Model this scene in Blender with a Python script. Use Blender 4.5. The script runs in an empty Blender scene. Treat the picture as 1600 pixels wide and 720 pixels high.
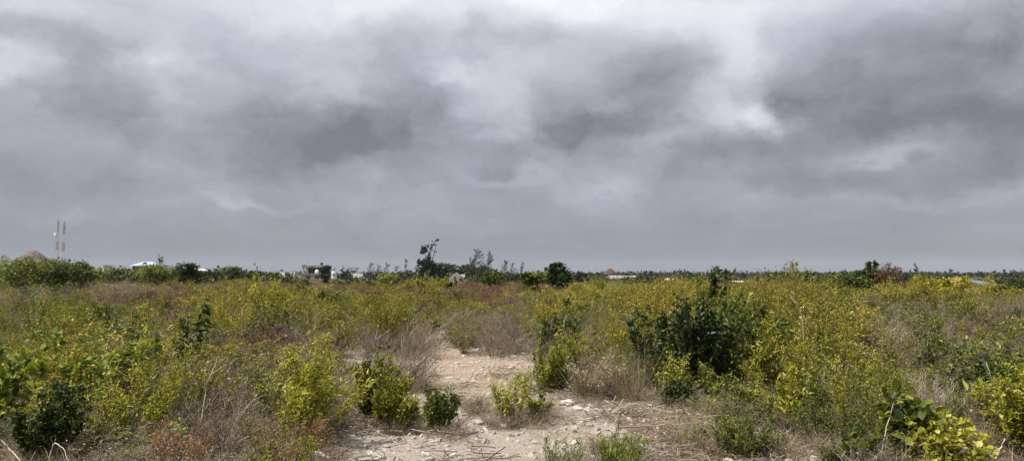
import bpy, math, random
import numpy as np
from mathutils import Vector, Matrix

C = bpy.context.scene.collection
PI = math.pi
FX = 1186.0            # focal length in pixels of a 1600 px wide frame
EYE = 1.7
PITCH = math.atan(70 / FX)
RNG = np.random.default_rng(11)

# ------------------------------------------------------------------ placing
def ray(px, py):
    a, b = (px - 800) / FX, (360 - py) / FX
    F = np.array([0, math.cos(PITCH), math.sin(PITCH)])
    U = np.array([0, -math.sin(PITCH), math.cos(PITCH)])
    return F + b * U + np.array([a, 0, 0])

def gp(px, py):
    """ground point seen at a direction of the view, on level ground"""
    d = ray(px, max(py, 431.5)); t = -EYE / d[2]
    return d[0] * t, d[1] * t

def smooth(a, b, x):
    t = np.clip((x - a) / (b - a), 0, 1); return t * t * (3 - 2 * t)

def hills(x, y):
    """very gentle relief: the field rises a little far off to the left"""
    x = np.asarray(x, float); y = np.asarray(y, float)
    r = smooth(45, 130, y) * (1 - smooth(200, 420, y)) * (1 - smooth(-0.42, -0.22, x / np.maximum(y, 1)))
    w = 0.12 * smooth(25, 60, y) * (np.sin(x * 0.07 + 1) + np.sin(y * 0.05 + x * 0.03))
    return 1.1 * r + w

def size_at(px, base, top, width):
    x, y = gp(px, base)
    h = (ray(px, top)[2] / ray(px, top)[1]) * y + EYE
    return x, y, h, width / FX * y

# ------------------------------------------------------------------ mesh plumbing
def mesh_obj(name, V, F, mat=None, parent=None, v=None, smooth_shade=False, mats=None, midx=None, link=True):
    """V (n,3); F: list of arrays (m,k) of polygons; v: per-point random value"""
    me = bpy.data.meshes.new(name)
    V = np.asarray(V, np.float32)
    Fs = [np.asarray(f, np.int32) for f in (F if isinstance(F, (list, tuple)) else [F]) if len(f)]
    loops = np.concatenate([f.ravel() for f in Fs]) if Fs else np.zeros(0, np.int32)
    tot = np.concatenate([np.full(len(f), f.shape[1], np.int32) for f in Fs]) if Fs else np.zeros(0, np.int32)
    start = np.concatenate([[0], np.cumsum(tot)[:-1]]).astype(np.int32) if len(tot) else tot
    me.vertices.add(len(V)); me.vertices.foreach_set('co', V.ravel())
    me.loops.add(len(loops)); me.loops.foreach_set('vertex_index', loops)
    me.polygons.add(len(tot)); me.polygons.foreach_set('loop_start', start); me.polygons.foreach_set('loop_total', tot)
    if v is not None:
        at = me.attributes.new('v', 'FLOAT', 'POINT'); at.data.foreach_set('value', np.asarray(v, np.float32))
    for m in (mats or ([mat] if mat else [])): me.materials.append(m)
    if midx is not None: me.polygons.foreach_set('material_index', np.asarray(midx, np.int32))
    me.update(calc_edges=True)
    if smooth_shade: me.polygons.foreach_set('use_smooth', np.ones(len(tot), bool))
    o = bpy.data.objects.new(name, me)
    if link: C.objects.link(o)
    if parent is not None: o.parent = parent
    return o

class MB:
    """collects boxes, bars and lathes into one mesh"""
    def __init__(s): s.V = []; s.F3 = []; s.F4 = []; s.n = 0; s.Fn = []
    def add(s, V, F):
        V = np.asarray(V, float)
        for f in F:
            f = [i + s.n for i in f]
            (s.F3 if len(f) == 3 else s.F4 if len(f) == 4 else s.Fn).append(f)
        s.V.append(V); s.n += len(V)
    def box(s, x0, x1, y0, y1, z0, z1):
        V = [(x, y, z) for z in (z0, z1) for y in (y0, y1) for x in (x0, x1)]
        s.add(V, [(0, 2, 3, 1), (4, 5, 7, 6), (0, 1, 5, 4), (2, 6, 7, 3), (0, 4, 6, 2), (1, 3, 7, 5)]); return s
    def bar(s, a, b, r):
        a = np.array(a, float); b = np.array(b, float); d = b - a; d /= np.linalg.norm(d)
        u = np.cross(d, [0, 0, 1] if abs(d[2]) < .9 else [1, 0, 0]); u /= np.linalg.norm(u); w = np.cross(d, u)
        V = [p + r * (i * u + j * w) for p in (a, b) for i, j in ((-1, -1), (1, -1), (1, 1), (-1, 1))]
        s.add(V, [(3, 2, 1, 0), (4, 5, 6, 7), (0, 1, 5, 4), (1, 2, 6, 5), (2, 3, 7, 6), (3, 0, 4, 7)]); return s
    def lathe(s, cx, cy, prof, n=16, jitter=0, rng=None):
        V = []
        for r, z in prof:
            for k in range(n):
                q = r * (1 + (jitter * rng.uniform(-1, 1) if rng is not None else 0))
                V.append((cx + q * math.cos(2 * PI * k / n), cy + q * math.sin(2 * PI * k / n), z))
        F = [(i * n + k, i * n + (k + 1) % n, (i + 1) * n + (k + 1) % n, (i + 1) * n + k) for i in range(len(prof) - 1) for k in range(n)]
        F.append(tuple(range((len(prof) - 1) * n, len(prof) * n)))
        s.add(V, F); return s
    def build(s, name, mat, parent=None):
        me = bpy.data.meshes.new(name); me.from_pydata(np.concatenate(s.V).tolist(), [], s.F3 + s.F4 + s.Fn); me.update()
        me.materials.append(mat); o = bpy.data.objects.new(name, me); C.objects.link(o)
        if parent is not None: o.parent = parent
        return o

def thing(name, label, cat, loc=(0, 0, 0), rz=0, group=None):
    o = bpy.data.objects.new(name, None); C.objects.link(o); o.empty_display_size = .2
    o.location = loc; o.rotation_euler = (0, 0, rz); o['label'] = label; o['category'] = cat
    if group: o['group'] = group
    return o

def tag(o, label=None, cat=None, group=None, kind=None):
    for k, val in (('label', label), ('category', cat), ('group', group), ('kind', kind)):
        if val: o[k] = val
    return o

# ------------------------------------------------------------------ materials
def nt(mat):
    mat.use_nodes = True; t = mat.node_tree; t.nodes.clear(); return t

def N(t, typ, **kw):
    n = t.nodes.new(typ)
    for k, val in kw.items():
        if k.startswith('i_'): n.inputs[int(k[2:])].default_value = val
        else: setattr(n, k, val)
    return n

def ramp(t, stops, interp='LINEAR'):
    n = t.nodes.new('ShaderNodeValToRGB'); e = n.color_ramp.elements; n.color_ramp.interpolation = interp
    while len(e) > 1: e.remove(e[-1])
    e[0].position = stops[0][0]; e[0].color = (*stops[0][1], 1)
    for p, c in stops[1:]:
        k = e.new(p); k.color = (*c, 1)
    return n

def leaf_mat(name, stops, rough=.55, trans=.3, spread=.35, spec=.2):
    m = bpy.data.materials.new(name); t = nt(m); L = t.links.new
    at = N(t, 'ShaderNodeAttribute', attribute_name='v'); oi = N(t, 'ShaderNodeObjectInfo')
    ge = N(t, 'ShaderNodeNewGeometry')
    nz = N(t, 'ShaderNodeTexNoise'); nz.inputs['Scale'].default_value = 1.3; nz.inputs['Detail'].default_value = 2
    L(ge.outputs['Position'], nz.inputs['Vector'])
    a = N(t, 'ShaderNodeMath', operation='MULTIPLY_ADD'); L(oi.outputs['Random'], a.inputs[0]); a.inputs[1].default_value = spread; a.inputs[2].default_value = -spread / 2
    b = N(t, 'ShaderNodeMath', operation='ADD'); L(at.outputs['Fac'], b.inputs[0]); L(a.outputs[0], b.inputs[1])
    c = N(t, 'ShaderNodeMath', operation='MULTIPLY_ADD'); L(nz.outputs['Fac'], c.inputs[0]); c.inputs[1].default_value = .8; c.inputs[2].default_value = -.4
    d = N(t, 'ShaderNodeMath', operation='ADD', use_clamp=True); L(b.outputs[0], d.inputs[0]); L(c.outputs[0], d.inputs[1])
    cr = ramp(t, stops); L(d.outputs[0], cr.inputs[0])
    p = N(t, 'ShaderNodeBsdfPrincipled'); L(cr.outputs[0], p.inputs['Base Color']); p.inputs['Roughness'].default_value = rough
    p.inputs['Specular IOR Level'].default_value = spec
    tr = N(t, 'ShaderNodeBsdfTranslucent'); hs = N(t, 'ShaderNodeHueSaturation'); hs.inputs['Saturation'].default_value = 1.15; hs.inputs['Value'].default_value = 1.25
    L(cr.outputs[0], hs.inputs['Color']); L(hs.outputs[0], tr.inputs['Color'])
    mx = N(t, 'ShaderNodeMixShader'); mx.inputs[0].default_value = trans; L(p.outputs[0], mx.inputs[1]); L(tr.outputs[0], mx.inputs[2])
    o = N(t, 'ShaderNodeOutputMaterial'); L(mx.outputs[0], o.inputs[0]); return m

def noisy_mat(name, stops, scale=3, rough=.85, bump=.3, detail=6, spec=.2, metal=0, bscale=None):
    m = bpy.data.materials.new(name); t = nt(m); L = t.links.new
    tc = N(t, 'ShaderNodeTexCoord'); nz = N(t, 'ShaderNodeTexNoise'); nz.inputs['Scale'].default_value = scale; nz.inputs['Detail'].default_value = detail
    nz.inputs['Roughness'].default_value = .65
    L(tc.outputs['Object'], nz.inputs['Vector'])
    cr = ramp(t, stops); L(nz.outputs['Fac'], cr.inputs[0])
    p = N(t, 'ShaderNodeBsdfPrincipled'); L(cr.outputs[0], p.inputs['Base Color'])
    p.inputs['Roughness'].default_value = rough; p.inputs['Specular IOR Level'].default_value = spec; p.inputs['Metallic'].default_value = metal
    if bump:
        bz = N(t, 'ShaderNodeTexNoise'); bz.inputs['Scale'].default_value = bscale or scale * 6; bz.inputs['Detail'].default_value = 4
        L(tc.outputs['Object'], bz.inputs['Vector'])
        bp = N(t, 'ShaderNodeBump'); bp.inputs['Strength'].default_value = bump; bp.inputs['Distance'].default_value = .05
        L(bz.outputs['Fac'], bp.inputs['Height']); L(bp.outputs[0], p.inputs['Normal'])
    o = N(t, 'ShaderNodeOutputMaterial'); L(p.outputs[0], o.inputs[0]); return m

def g(r, gg, b, k=1.0): return (r * k, gg * k, b * k)

M = {}
M['dark'] = leaf_mat('dark_green_leaf', [(0, (.009, .017, .004)), (.4, (.03, .048, .009)), (.75, (.068, .095, .017)), (1, (.2, .22, .04))], rough=.42, trans=.18)
M['green'] = leaf_mat('mid_green_leaf', [(0, (.022, .034, .008)), (.45, (.085, .108, .017)), (.8, (.19, .215, .036)), (1, (.34, .35, .07))], rough=.45, trans=.28)
M['olive'] = leaf_mat('olive_leaf', [(0, (.035, .044, .009)), (.3, (.105, .115, .017)), (.6, (.25, .245, .032)), (.85, (.42, .37, .052)), (1, (.5, .41, .13))], rough=.5, trans=.32)
M['gold'] = leaf_mat('golden_leaf', [(0, (.04, .042, .01)), (.35, (.13, .125, .017)), (.65, (.32, .26, .028)), (.9, (.46, .36, .045)), (1, (.56, .46, .17))], rough=.5, trans=.3)
M['bright'] = leaf_mat('bright_green_leaf', [(0, (.06, .09, .015)), (.4, (.14, .18, .028)), (.75, (.23, .27, .045)), (1, (.38, .38, .12))], rough=.45, trans=.35)
M['lime'] = leaf_mat('yellow_green_leaf', [(0, (.07, .08, .012)), (.35, (.18, .185, .022)), (.7, (.34, .33, .04)), (1, (.58, .53, .16))], rough=.42, trans=.38)
M['red'] = leaf_mat('rusty_leaf', [(0, (.035, .02, .014)), (.5, (.115, .058, .038)), (.85, (.22, .115, .07)), (1, (.4, .27, .17))], rough=.8, trans=.2)
M['rust'] = leaf_mat('rusty_bush_leaf', [(0, (.02, .014, .01)), (.5, (.07, .03, .02)), (.85, (.15, .06, .035)), (1, (.22, .12, .06))], rough=.8, trans=.15)
M['orange'] = leaf_mat('orange_rust_leaf', [(0, (.06, .025, .012)), (.5, (.2, .08, .03)), (.85, (.36, .16, .06)), (1, (.5, .3, .15))], rough=.8, trans=.25)
M['straw'] = leaf_mat('straw_blade', [(0, (.14, .105, .07)), (.4, (.28, .22, .14)), (.8, (.44, .36, .24)), (1, (.62, .54, .4))], rough=.75, trans=.2, spec=.15)
M['brown'] = leaf_mat('brown_dry_leaf', [(0, (.08, .058, .038)), (.45, (.18, .14, .09)), (.8, (.29, .235, .15)), (1, (.45, .38, .26))], rough=.8, trans=.2, spec=.1)
M['twig'] = leaf_mat('grey_brown_twig', [(0, (.06, .045, .035)), (.45, (.15, .12, .093)), (.8, (.26, .215, .17)), (1, (.42, .36, .3))], rough=.85, trans=0, spec=.1)
M['palewood'] = leaf_mat('bleached_twig', [(0, (.3, .25, .2)), (.5, (.45, .39, .31)), (1, (.62, .55, .46))], rough=.8, trans=0, spec=.1)
M['stem'] = leaf_mat('woody_stem', [(0, (.04, .03, .02)), (.5, (.10, .075, .05)), (1, (.18, .14, .095))], rough=.85, trans=0, spec=.1)
M['fartree'] = leaf_mat('far_tree_leaf', [(0, (.009, .014, .006)), (.5, (.022, .031, .012)), (1, (.05, .06, .022))], rough=.6, trans=.1, spread=.3)
M['scrub'] = leaf_mat('evergreen_scrub_leaf', [(0, (.01, .015, .006)), (.5, (.028, .038, .012)), (1, (.10, .105, .028))], rough=.6, trans=.15)
M['needle'] = leaf_mat('casuarina_needle', [(0, (.025, .03, .022)), (.5, (.05, .055, .038)), (1, (.09, .09, .065))], rough=.7, trans=.1, spread=.3)
M['rock'] = noisy_mat('limestone', [(.3, (.22, .19, .16)), (.5, (.54, .49, .43)), (.7, (.78, .74, .69))], scale=9, bump=.6)
M['concrete'] = noisy_mat('weathered_concrete', [(.3, (.13, .115, .1)), (.5, (.25, .23, .2)), (.7, (.36, .33, .29))], scale=.8, bump=.2)
M['block'] = noisy_mat('pale_blockwork', [(.3, (.25, .23, .2)), (.5, (.38, .36, .32)), (.7, (.48, .46, .41))], scale=.9, bump=.2)
M['white'] = noisy_mat('white_paint', [(.3, (.6, .59, .56)), (.6, (.78, .77, .75))], scale=.7, bump=.1)
M['thatch'] = noisy_mat('grey_thatch', [(.3, (.05, .042, .036)), (.5, (.12, .10, .085)), (.7, (.2, .17, .145))], scale=2.5, bump=.8)
M['brownthatch'] = noisy_mat('brown_thatch', [(.3, (.035, .022, .018)), (.5, (.075, .045, .036)), (.7, (.12, .08, .06))], scale=2.0, bump=.8)
M['blueroof'] = noisy_mat('pale_blue_sheet_roof', [(.3, (.30, .39, .52)), (.6, (.38, .48, .62))], scale=.8, bump=.05, rough=.4, spec=.5)
M['greyroof'] = noisy_mat('blue_grey_sheet_roof', [(.3, (.13, .16, .2)), (.6, (.24, .28, .33))], scale=.8, bump=.05, rough=.4, spec=.5)
M['pinkroof'] = noisy_mat('pink_tile_roof', [(.3, (.5, .38, .33)), (.6, (.68, .55, .5))], scale=1, bump=.1)
M['tan'] = noisy_mat('shade_toned_tan_wall', [(.3, (.16, .13, .095)), (.6, (.25, .21, .155))], scale=.8, bump=.1)  # tan made darker: shade under the eaves is put into the colour
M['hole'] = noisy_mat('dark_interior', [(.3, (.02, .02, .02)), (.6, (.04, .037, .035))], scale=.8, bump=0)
M['tank'] = noisy_mat('black_plastic', [(.3, (.012, .012, .013)), (.6, (.025, .025, .028))], scale=.8, bump=0, rough=.4)
M['redpaint'] = noisy_mat('hazed_red_mast_paint', [(.3, (.2, .14, .14)), (.6, (.26, .18, .175))], scale=.3, bump=0)  # red muted toward the sky, so distance haze sits in the colour
M['whitepaint'] = noisy_mat('hazed_white_mast_paint', [(.3, (.36, .37, .39)), (.6, (.46, .47, .49))], scale=.3, bump=0)  # white greyed toward the sky, distance haze mixed into the colour
M['greymetal'] = noisy_mat('grey_antenna', [(.3, (.18, .19, .2)), (.6, (.3, .31, .32))], scale=.3, bump=0, rough=.5)
M['redstick'] = noisy_mat('orange_red_bark', [(.3, (.3, .09, .04)), (.6, (.5, .17, .08))], scale=20, bump=.2)
M['plastic'] = noisy_mat('white_plastic_scrap', [(.3, (.6, .66, .66)), (.6, (.82, .86, .86))], scale=12, bump=.3, rough=.4)

# ------------------------------------------------------------------ world
def make_world():
    w = bpy.data.worlds.new('World'); bpy.context.scene.world = w; w.use_nodes = True
    t = w.node_tree; t.nodes.clear(); L = t.links.new
    def m(op, a, b=None, c=None, clamp=False):
        n = N(t, 'ShaderNodeMath', operation=op, use_clamp=clamp)
        for i, x in enumerate((a, b, c)):
            if x is None: continue
            if isinstance(x, (int, float)): n.inputs[i].default_value = x
            else: L(x, n.inputs[i])
        return n.outputs[0]
    def comb(x, y, z):
        n = N(t, 'ShaderNodeCombineXYZ')
        for i, q in enumerate((x, y, z)):
            if isinstance(q, (int, float)): n.inputs[i].default_value = q
            else: L(q, n.inputs[i])
        return n.outputs[0]
    def noise(vec, scale, detail=5, rough=.55, dist=0):
        n = N(t, 'ShaderNodeTexNoise'); n.inputs['Scale'].default_value = scale; n.inputs['Detail'].default_value = detail
        n.inputs['Roughness'].default_value = rough; n.inputs['Distortion'].default_value = dist
        L(vec, n.inputs['Vector']); return n
    tc = N(t, 'ShaderNodeTexCoord'); sp = N(t, 'ShaderNodeSeparateXYZ'); L(tc.outputs['Generated'], sp.inputs[0])
    X, Y, Z = sp.outputs
    az = m('ARCTAN2', X, Y); el = m('ARCSINE', Z)
    zc = m('MAXIMUM', Z, 0.0)
    zz = m('ADD', zc, .17)
    plane = comb(m('DIVIDE', X, zz), m('DIVIDE', Y, zz), 0.0)          # cloud deck overhead, seen in perspective
    n1 = noise(plane, 1.5, 6, .55); n2 = noise(plane, 3.6, 6, .58, .3)
    ae = comb(az, m('MULTIPLY', el, 1.35), 0.0)
    wn = noise(ae, 5.0, 6, .55)                                          # ragged cloud edges
    ws = N(t, 'ShaderNodeSeparateColor'); L(wn.outputs['Color'], ws.inputs[0])
    azw = m('MULTIPLY_ADD', m('SUBTRACT', ws.outputs[0], .5), .17, az)
    elw = m('MULTIPLY_ADD', m('SUBTRACT', ws.outputs[1], .5), .10, el)
    wn2 = noise(ae, 17, 6, .62); ws2 = N(t, 'ShaderNodeSeparateColor'); L(wn2.outputs['Color'], ws2.inputs[0])
    azw = m('MULTIPLY_ADD', m('SUBTRACT', ws2.outputs[0], .5), .075, azw)
    elw = m('MULTIPLY_ADD', m('SUBTRACT', ws2.outputs[1], .5), .05, elw)
    # cloud masses: (px, py, half width, half height, amount) converted to bearings and heights in the sky
    blobs = BLOBS
    tot = None
    for (px, py, rx, ry, am) in blobs:
        am = am * (1.0 if am < 0 else .95)
        d = ray(px, py); d = d / np.linalg.norm(d)
        a0 = math.atan2(d[0], d[1]); e0 = math.asin(d[2])
        dx = m('MULTIPLY', m('SUBTRACT', azw, a0), FX / rx); dy = m('MULTIPLY', m('SUBTRACT', elw, e0), FX / ry)
        q = m('ADD', m('MULTIPLY', dx, dx), m('MULTIPLY', dy, dy))
        f = m('EXPONENT', m('MULTIPLY', m('POWER', q, 1.35), -1.0))
        tot = m('MULTIPLY', f, am) if tot is None else m('MULTIPLY_ADD', f, am, tot)
    # overall brightness by height: grey near the horizon, paler high up
    hr = ramp(t, [(0, (.20,) * 3), (.02, (.22,) * 3), (.05, (.262,) * 3), (.107, (.33,) * 3), (.15, (.37,) * 3), (.19, (.425,) * 3), (.22, (.49,) * 3), (.25, (.57,) * 3), (.3, (.62,) * 3), (.4, (.62,) * 3), (1, (.52,) * 3)])
    L(m('DIVIDE', el, PI / 2 * .9, clamp=True), hr.inputs[0])
    hs = N(t, 'ShaderNodeRGBToBW'); L(hr.outputs[0], hs.inputs[0])
    fade = m('MULTIPLY_ADD', m('MINIMUM', m('MULTIPLY', zc, 5.0), 1.0), .85, .15)
    bw = comb(azw, m('MULTIPLY', elw, 1.5), .3)
    b1 = noise(bw, 6.0, 7, .58); b2 = noise(bw, 16.0, 9, .66)
    bill = m('ADD', m('MULTIPLY', m('SUBTRACT', b1.outputs['Fac'], .5), .17), m('MULTIPLY', m('SUBTRACT', b2.outputs['Fac'], .5), .17))
    ss = N(t, 'ShaderNodeMapRange', interpolation_type='SMOOTHSTEP'); L(b1.outputs['Fac'], ss.inputs[0]); ss.inputs[1].default_value = .44; ss.inputs[2].default_value = .56; ss.inputs[3].default_value = -.013; ss.inputs[4].default_value = .013
    lv = noise(comb(m('MULTIPLY', azw, 2.2), m('MULTIPLY', elw, 14.0), 1.7), 1.6, 6, .6)      # flat layers low down
    lw = m('MULTIPLY', m('SUBTRACT', lv.outputs['Fac'], .5), m('MULTIPLY', m('SUBTRACT', 1.0, m('MULTIPLY', zc, 4.0), None, True), .16))
    bill = m('ADD', bill, m('ADD', ss.outputs[0], lw))
    tex = m('ADD', bill, m('ADD', m('MULTIPLY', m('SUBTRACT', n1.outputs['Fac'], .5), .14), m('MULTIPLY', m('SUBTRACT', n2.outputs['Fac'], .5), .08)))
    lum = m('ADD', hs.outputs[0], m('ADD', tot, m('MULTIPLY', tex, fade)))
    lum = m('MAXIMUM', m('MINIMUM', lum, .82), .16)
    # tint: bluish grey in shade, slightly pinkish where it is thin
    cn = noise(ae, 3.0, 3, .5)
    tint = ramp(t, [(.40, (.925, .985, 1.13)), (.60, (.955, .985, 1.10))]); L(cn.outputs['Fac'], tint.inputs[0])
    wt = N(t, 'ShaderNodeMix', data_type='RGBA'); L(m('MULTIPLY', m('SUBTRACT', lum, .38), 3.2, clamp=True), wt.inputs[0])
    L(tint.outputs[0], wt.inputs[6]); wt.inputs[7].default_value = (.975, .988, 1.045, 1)
    mu = N(t, 'ShaderNodeVectorMath', operation='SCALE'); L(wt.outputs[2], mu.inputs[0]); L(lum, mu.inputs['Scale'])
    sky = N(t, 'ShaderNodeTexSky', sky_type='NISHITA', sun_disc=False, sun_elevation=SUN_EL, sun_rotation=SUN_AZ)
    sc = N(t, 'ShaderNodeVectorMath', operation='SCALE'); L(sky.outputs[0], sc.inputs[0]); sc.inputs['Scale'].default_value = .06
    mix = N(t, 'ShaderNodeMix', data_type='RGBA'); mix.inputs[0].default_value = .95
    L(sc.outputs[0], mix.inputs[6]); L(mu.outputs[0], mix.inputs[7])
    bg = N(t, 'ShaderNodeBackground'); L(mix.outputs[2], bg.inputs[0]); bg.inputs[1].default_value = SKY
    o = N(t, 'ShaderNodeOutputWorld'); L(bg.outputs[0], o.inputs[0])

BLOBS = [
    # dark bellies
    (490, 205, 140, 32, -.105), (560, 215, 170, 40, -.07), (640, 150, 75, 60, -.10), (610, 245, 120, 40, -.07), (740, 60, 70, 45, -.06), (600, 70, 60, 40, -.05),
    (935, 160, 105, 62, -.12), (900, 205, 120, 34, -.09), (1010, 95, 75, 40, -.10), (820, 60, 80, 40, -.06), (860, 250, 120, 30, -.05),
    (1430, 125, 190, 85, -.13), (1540, 50, 120, 60, -.10), (1390, 195, 150, 24, -.08), (1270, 100, 75, 70, -.10), (1560, 225, 70, 40, -.09), (1240, 165, 40, 25, -.06),
    (1120, 248, 150, 24, -.07), (1330, 280, 260, 20, -.05), (250, 235, 130, 40, -.05), (60, 270, 110, 24, -.05), (170, 110, 80, 80, -.09), (170, 190, 60, 40, -.03), (30, 190, 60, 40, -.04), (330, 60, 70, 40, -.05),
    (720, 260, 90, 30, -.04), (430, 260, 80, 20, -.04), (60, 40, 60, 20, -.04),
    # thin, bright gaps
    (1185, 188, 42, 24, .25), (1130, 190, 40, 22, .12), (1090, 165, 40, 32, .12), (1160, 100, 60, 60, .10), (1110, 20, 170, 45, .12), (880, 0, 120, 34, .16),
    (700, 112, 60, 22, .14), (620, 5, 230, 40, .10), (285, 90, 40, 35, .14), (265, 140, 40, 40, .09), (35, 95, 60, 22, .14), (80, 8, 120, 24, .08), (440, 30, 120, 40, .08), (800, 140, 45, 70, .06),
    (365, 318, 75, 9, .06), (430, 322, 60, 6, .03), (810, 282, 90, 11, .07), (940, 298, 90, 12, .07), (775, 222, 50, 16, .07), (1390, 245, 80, 10, .07), (1030, 215, 60, 20, .07),
    (270, 262, 70, 10, .05), (140, 325, 90, 12, .03), (1500, 300, 200, 10, .03), (830, 185, 30, 30, .05), (620, 310, 60, 10, .03),
]
SKY = .95
SUN_EL = math.radians(62)
SUN_AZ = math.radians(248)      # the sun stands high over the viewer's left shoulder

# ------------------------------------------------------------------ plants: skeletons, twigs, leaves
def unit(a): return a / np.maximum(np.linalg.norm(a, axis=-1, keepdims=True), 1e-9)

def tubes(P, R, sides=3):
    """P (n,k,3) polylines, R (n,k) radii -> V, F (triangular or square tubes)"""
    n, k, _ = P.shape
    d = np.empty_like(P); d[:, :-1] = P[:, 1:] - P[:, :-1]; d[:, -1] = d[:, -2]; d = unit(d)
    ref = np.where(np.abs(d[..., 2:3]) < .9, np.array([0, 0, 1.]), np.array([1., 0, 0]))
    u = unit(np.cross(d, ref)); w = np.cross(d, u)
    a = np.arange(sides) * 2 * PI / sides
    V = P[:, :, None] + R[:, :, None, None] * (np.cos(a)[:, None] * u[:, :, None] + np.sin(a)[:, None] * w[:, :, None])
    idx = np.arange(n * k * sides).reshape(n, k, sides)
    A = idx[:, :-1]; B = idx[:, 1:]
    F = np.stack([A, np.roll(A, -1, 2), np.roll(B, -1, 2), B], -1).reshape(-1, 4)
    return V.reshape(-1, 3), F

def leaves(rng, pos, dr, nr, ln, wd, kind='leaf', fold=.25, curl=.2):
    n = len(pos); dr = unit(dr); s = unit(np.cross(dr, nr)); up = np.cross(s, dr)
    ln = ln[:, None]; wd = wd[:, None]
    if kind == 'card':
        V = np.stack([pos, pos + dr * ln * .5 + s * wd * .5, pos + dr * ln - up * ln * curl, pos + dr * ln * .5 - s * wd * .5], 1)
        F = [np.array([[0, 1, 2, 3]])]; k = 4
    elif kind == 'oval':
        V = np.stack([pos, pos + dr * ln * .28 + s * wd * .46 + up * wd * fold, pos + dr * ln * .28 - s * wd * .46 + up * wd * fold,
                      pos + dr * ln * .5 - up * ln * curl * .2,
                      pos + dr * ln * .7 + s * wd * .42 + up * (wd * fold - ln * curl * .5), pos + dr * ln * .7 - s * wd * .42 + up * (wd * fold - ln * curl * .5),
                      pos + dr * ln * .97 - up * ln * curl], 1)
        F = [np.array([[0, 3, 1], [1, 3, 4], [4, 3, 6], [0, 2, 3], [2, 5, 3], [5, 6, 3]])]; k = 7
    else:
        V = np.stack([pos, pos + dr * ln * .42 + s * wd * .5 + up * wd * fold, pos + dr * ln * .5 - up * ln * curl * .25,
                      pos + dr * ln * .42 - s * wd * .5 + up * wd * fold, pos + dr * ln - up * ln * curl], 1)
        F = [np.array([[0, 2, 1], [1, 2, 4], [0, 3, 2], [3, 4, 2]])]; k = 5
    F = [(f[None] + (np.arange(n) * k)[:, None, None]).reshape(-1, f.shape[1]) for f in F]
    return V.reshape(-1, 3), F[0], k

def skeleton(rng, H, W, stems, side, spread, lean=(.12, 0), k=7, low=.15, sub=.34, wig=.06, arch=0.0, basew=.12):
    """main stems from the base and their side twigs, kept roughly inside W x H"""
    ph = rng.uniform(0, 2 * PI, stems); q = np.sqrt(rng.uniform(.0, 1, stems))
    th = q * spread
    L = H * rng.uniform(.5, 1.08, stems) / np.maximum(np.cos(th * .6), .4) * (1 - .25 * q)
    base = np.stack([np.cos(ph), np.sin(ph), 0 * ph], -1) * (basew * W * q)[:, None]
    tt = np.linspace(0, 1, k)
    tilt = th[:, None] * (1.15 - .5 * tt[None]) + arch * tt[None] ** 2
    dz = np.cos(tilt); dh = np.sin(tilt)
    step = (L / (k - 1))[:, None]
    d = np.stack([dh * np.cos(ph)[:, None], dh * np.sin(ph)[:, None], dz], -1)
    d = d + rng.normal(0, wig * 2, d.shape); d[..., 0] += lean[0] * tt[None] * 1.2; d[..., 1] += lean[1] * tt[None]
    P = np.empty((stems, k, 3)); P[:, 0] = base
    P[:, 1:] = base[:, None] + np.cumsum(unit(d[:, 1:]) * step[..., None], 1)
    # side twigs
    n = stems * side; si = np.repeat(np.arange(stems), side)
    ts = low + (1 - low) * rng.uniform(0, 1, n) ** .8
    f = ts * (k - 1); i0 = np.minimum(f.astype(int), k - 2); fr = (f - i0)[:, None]
    o = P[si, i0] * (1 - fr) + P[si, i0 + 1] * fr
    md = unit(P[si, i0 + 1] - P[si, i0])
    a2 = rng.uniform(0, 2 * PI, n)
    out = np.stack([np.cos(a2), np.sin(a2), rng.uniform(-.1, .7, n)], -1)
    sd = unit(md * .7 + unit(out) * .9 + np.array([lean[0] * .6, lean[1], 0.12]))
    sl = sub * L[si] * rng.uniform(.4, 1.1, n) * (1.15 - .6 * ts)
    k2 = 4; t2 = np.linspace(0, 1, k2)
    Q = o[:, None] + sd[:, None] * (sl[:, None] * t2)[..., None] + rng.normal(0, wig * .35, (n, k2, 3)) * sl[:, None, None] * t2[None, :, None]
    Q[..., 2] += (sl[:, None] * t2 ** 2) * rng.uniform(-.15, .25, n)[:, None]
    # fit to the wanted size
    allp = np.concatenate([P.reshape(-1, 3), Q.reshape(-1, 3)])
    hz = np.percentile(allp[:, 2], 99.85); hx = np.percentile(np.abs(allp[:, 0] - lean[0] * .3 * H), 97)
    S = np.array([W * .5 / hx, W * .5 / hx, H / hz]); S[:2] = np.clip(S[:2], .3, 3)
    return P * S, Q * S, ts

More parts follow.
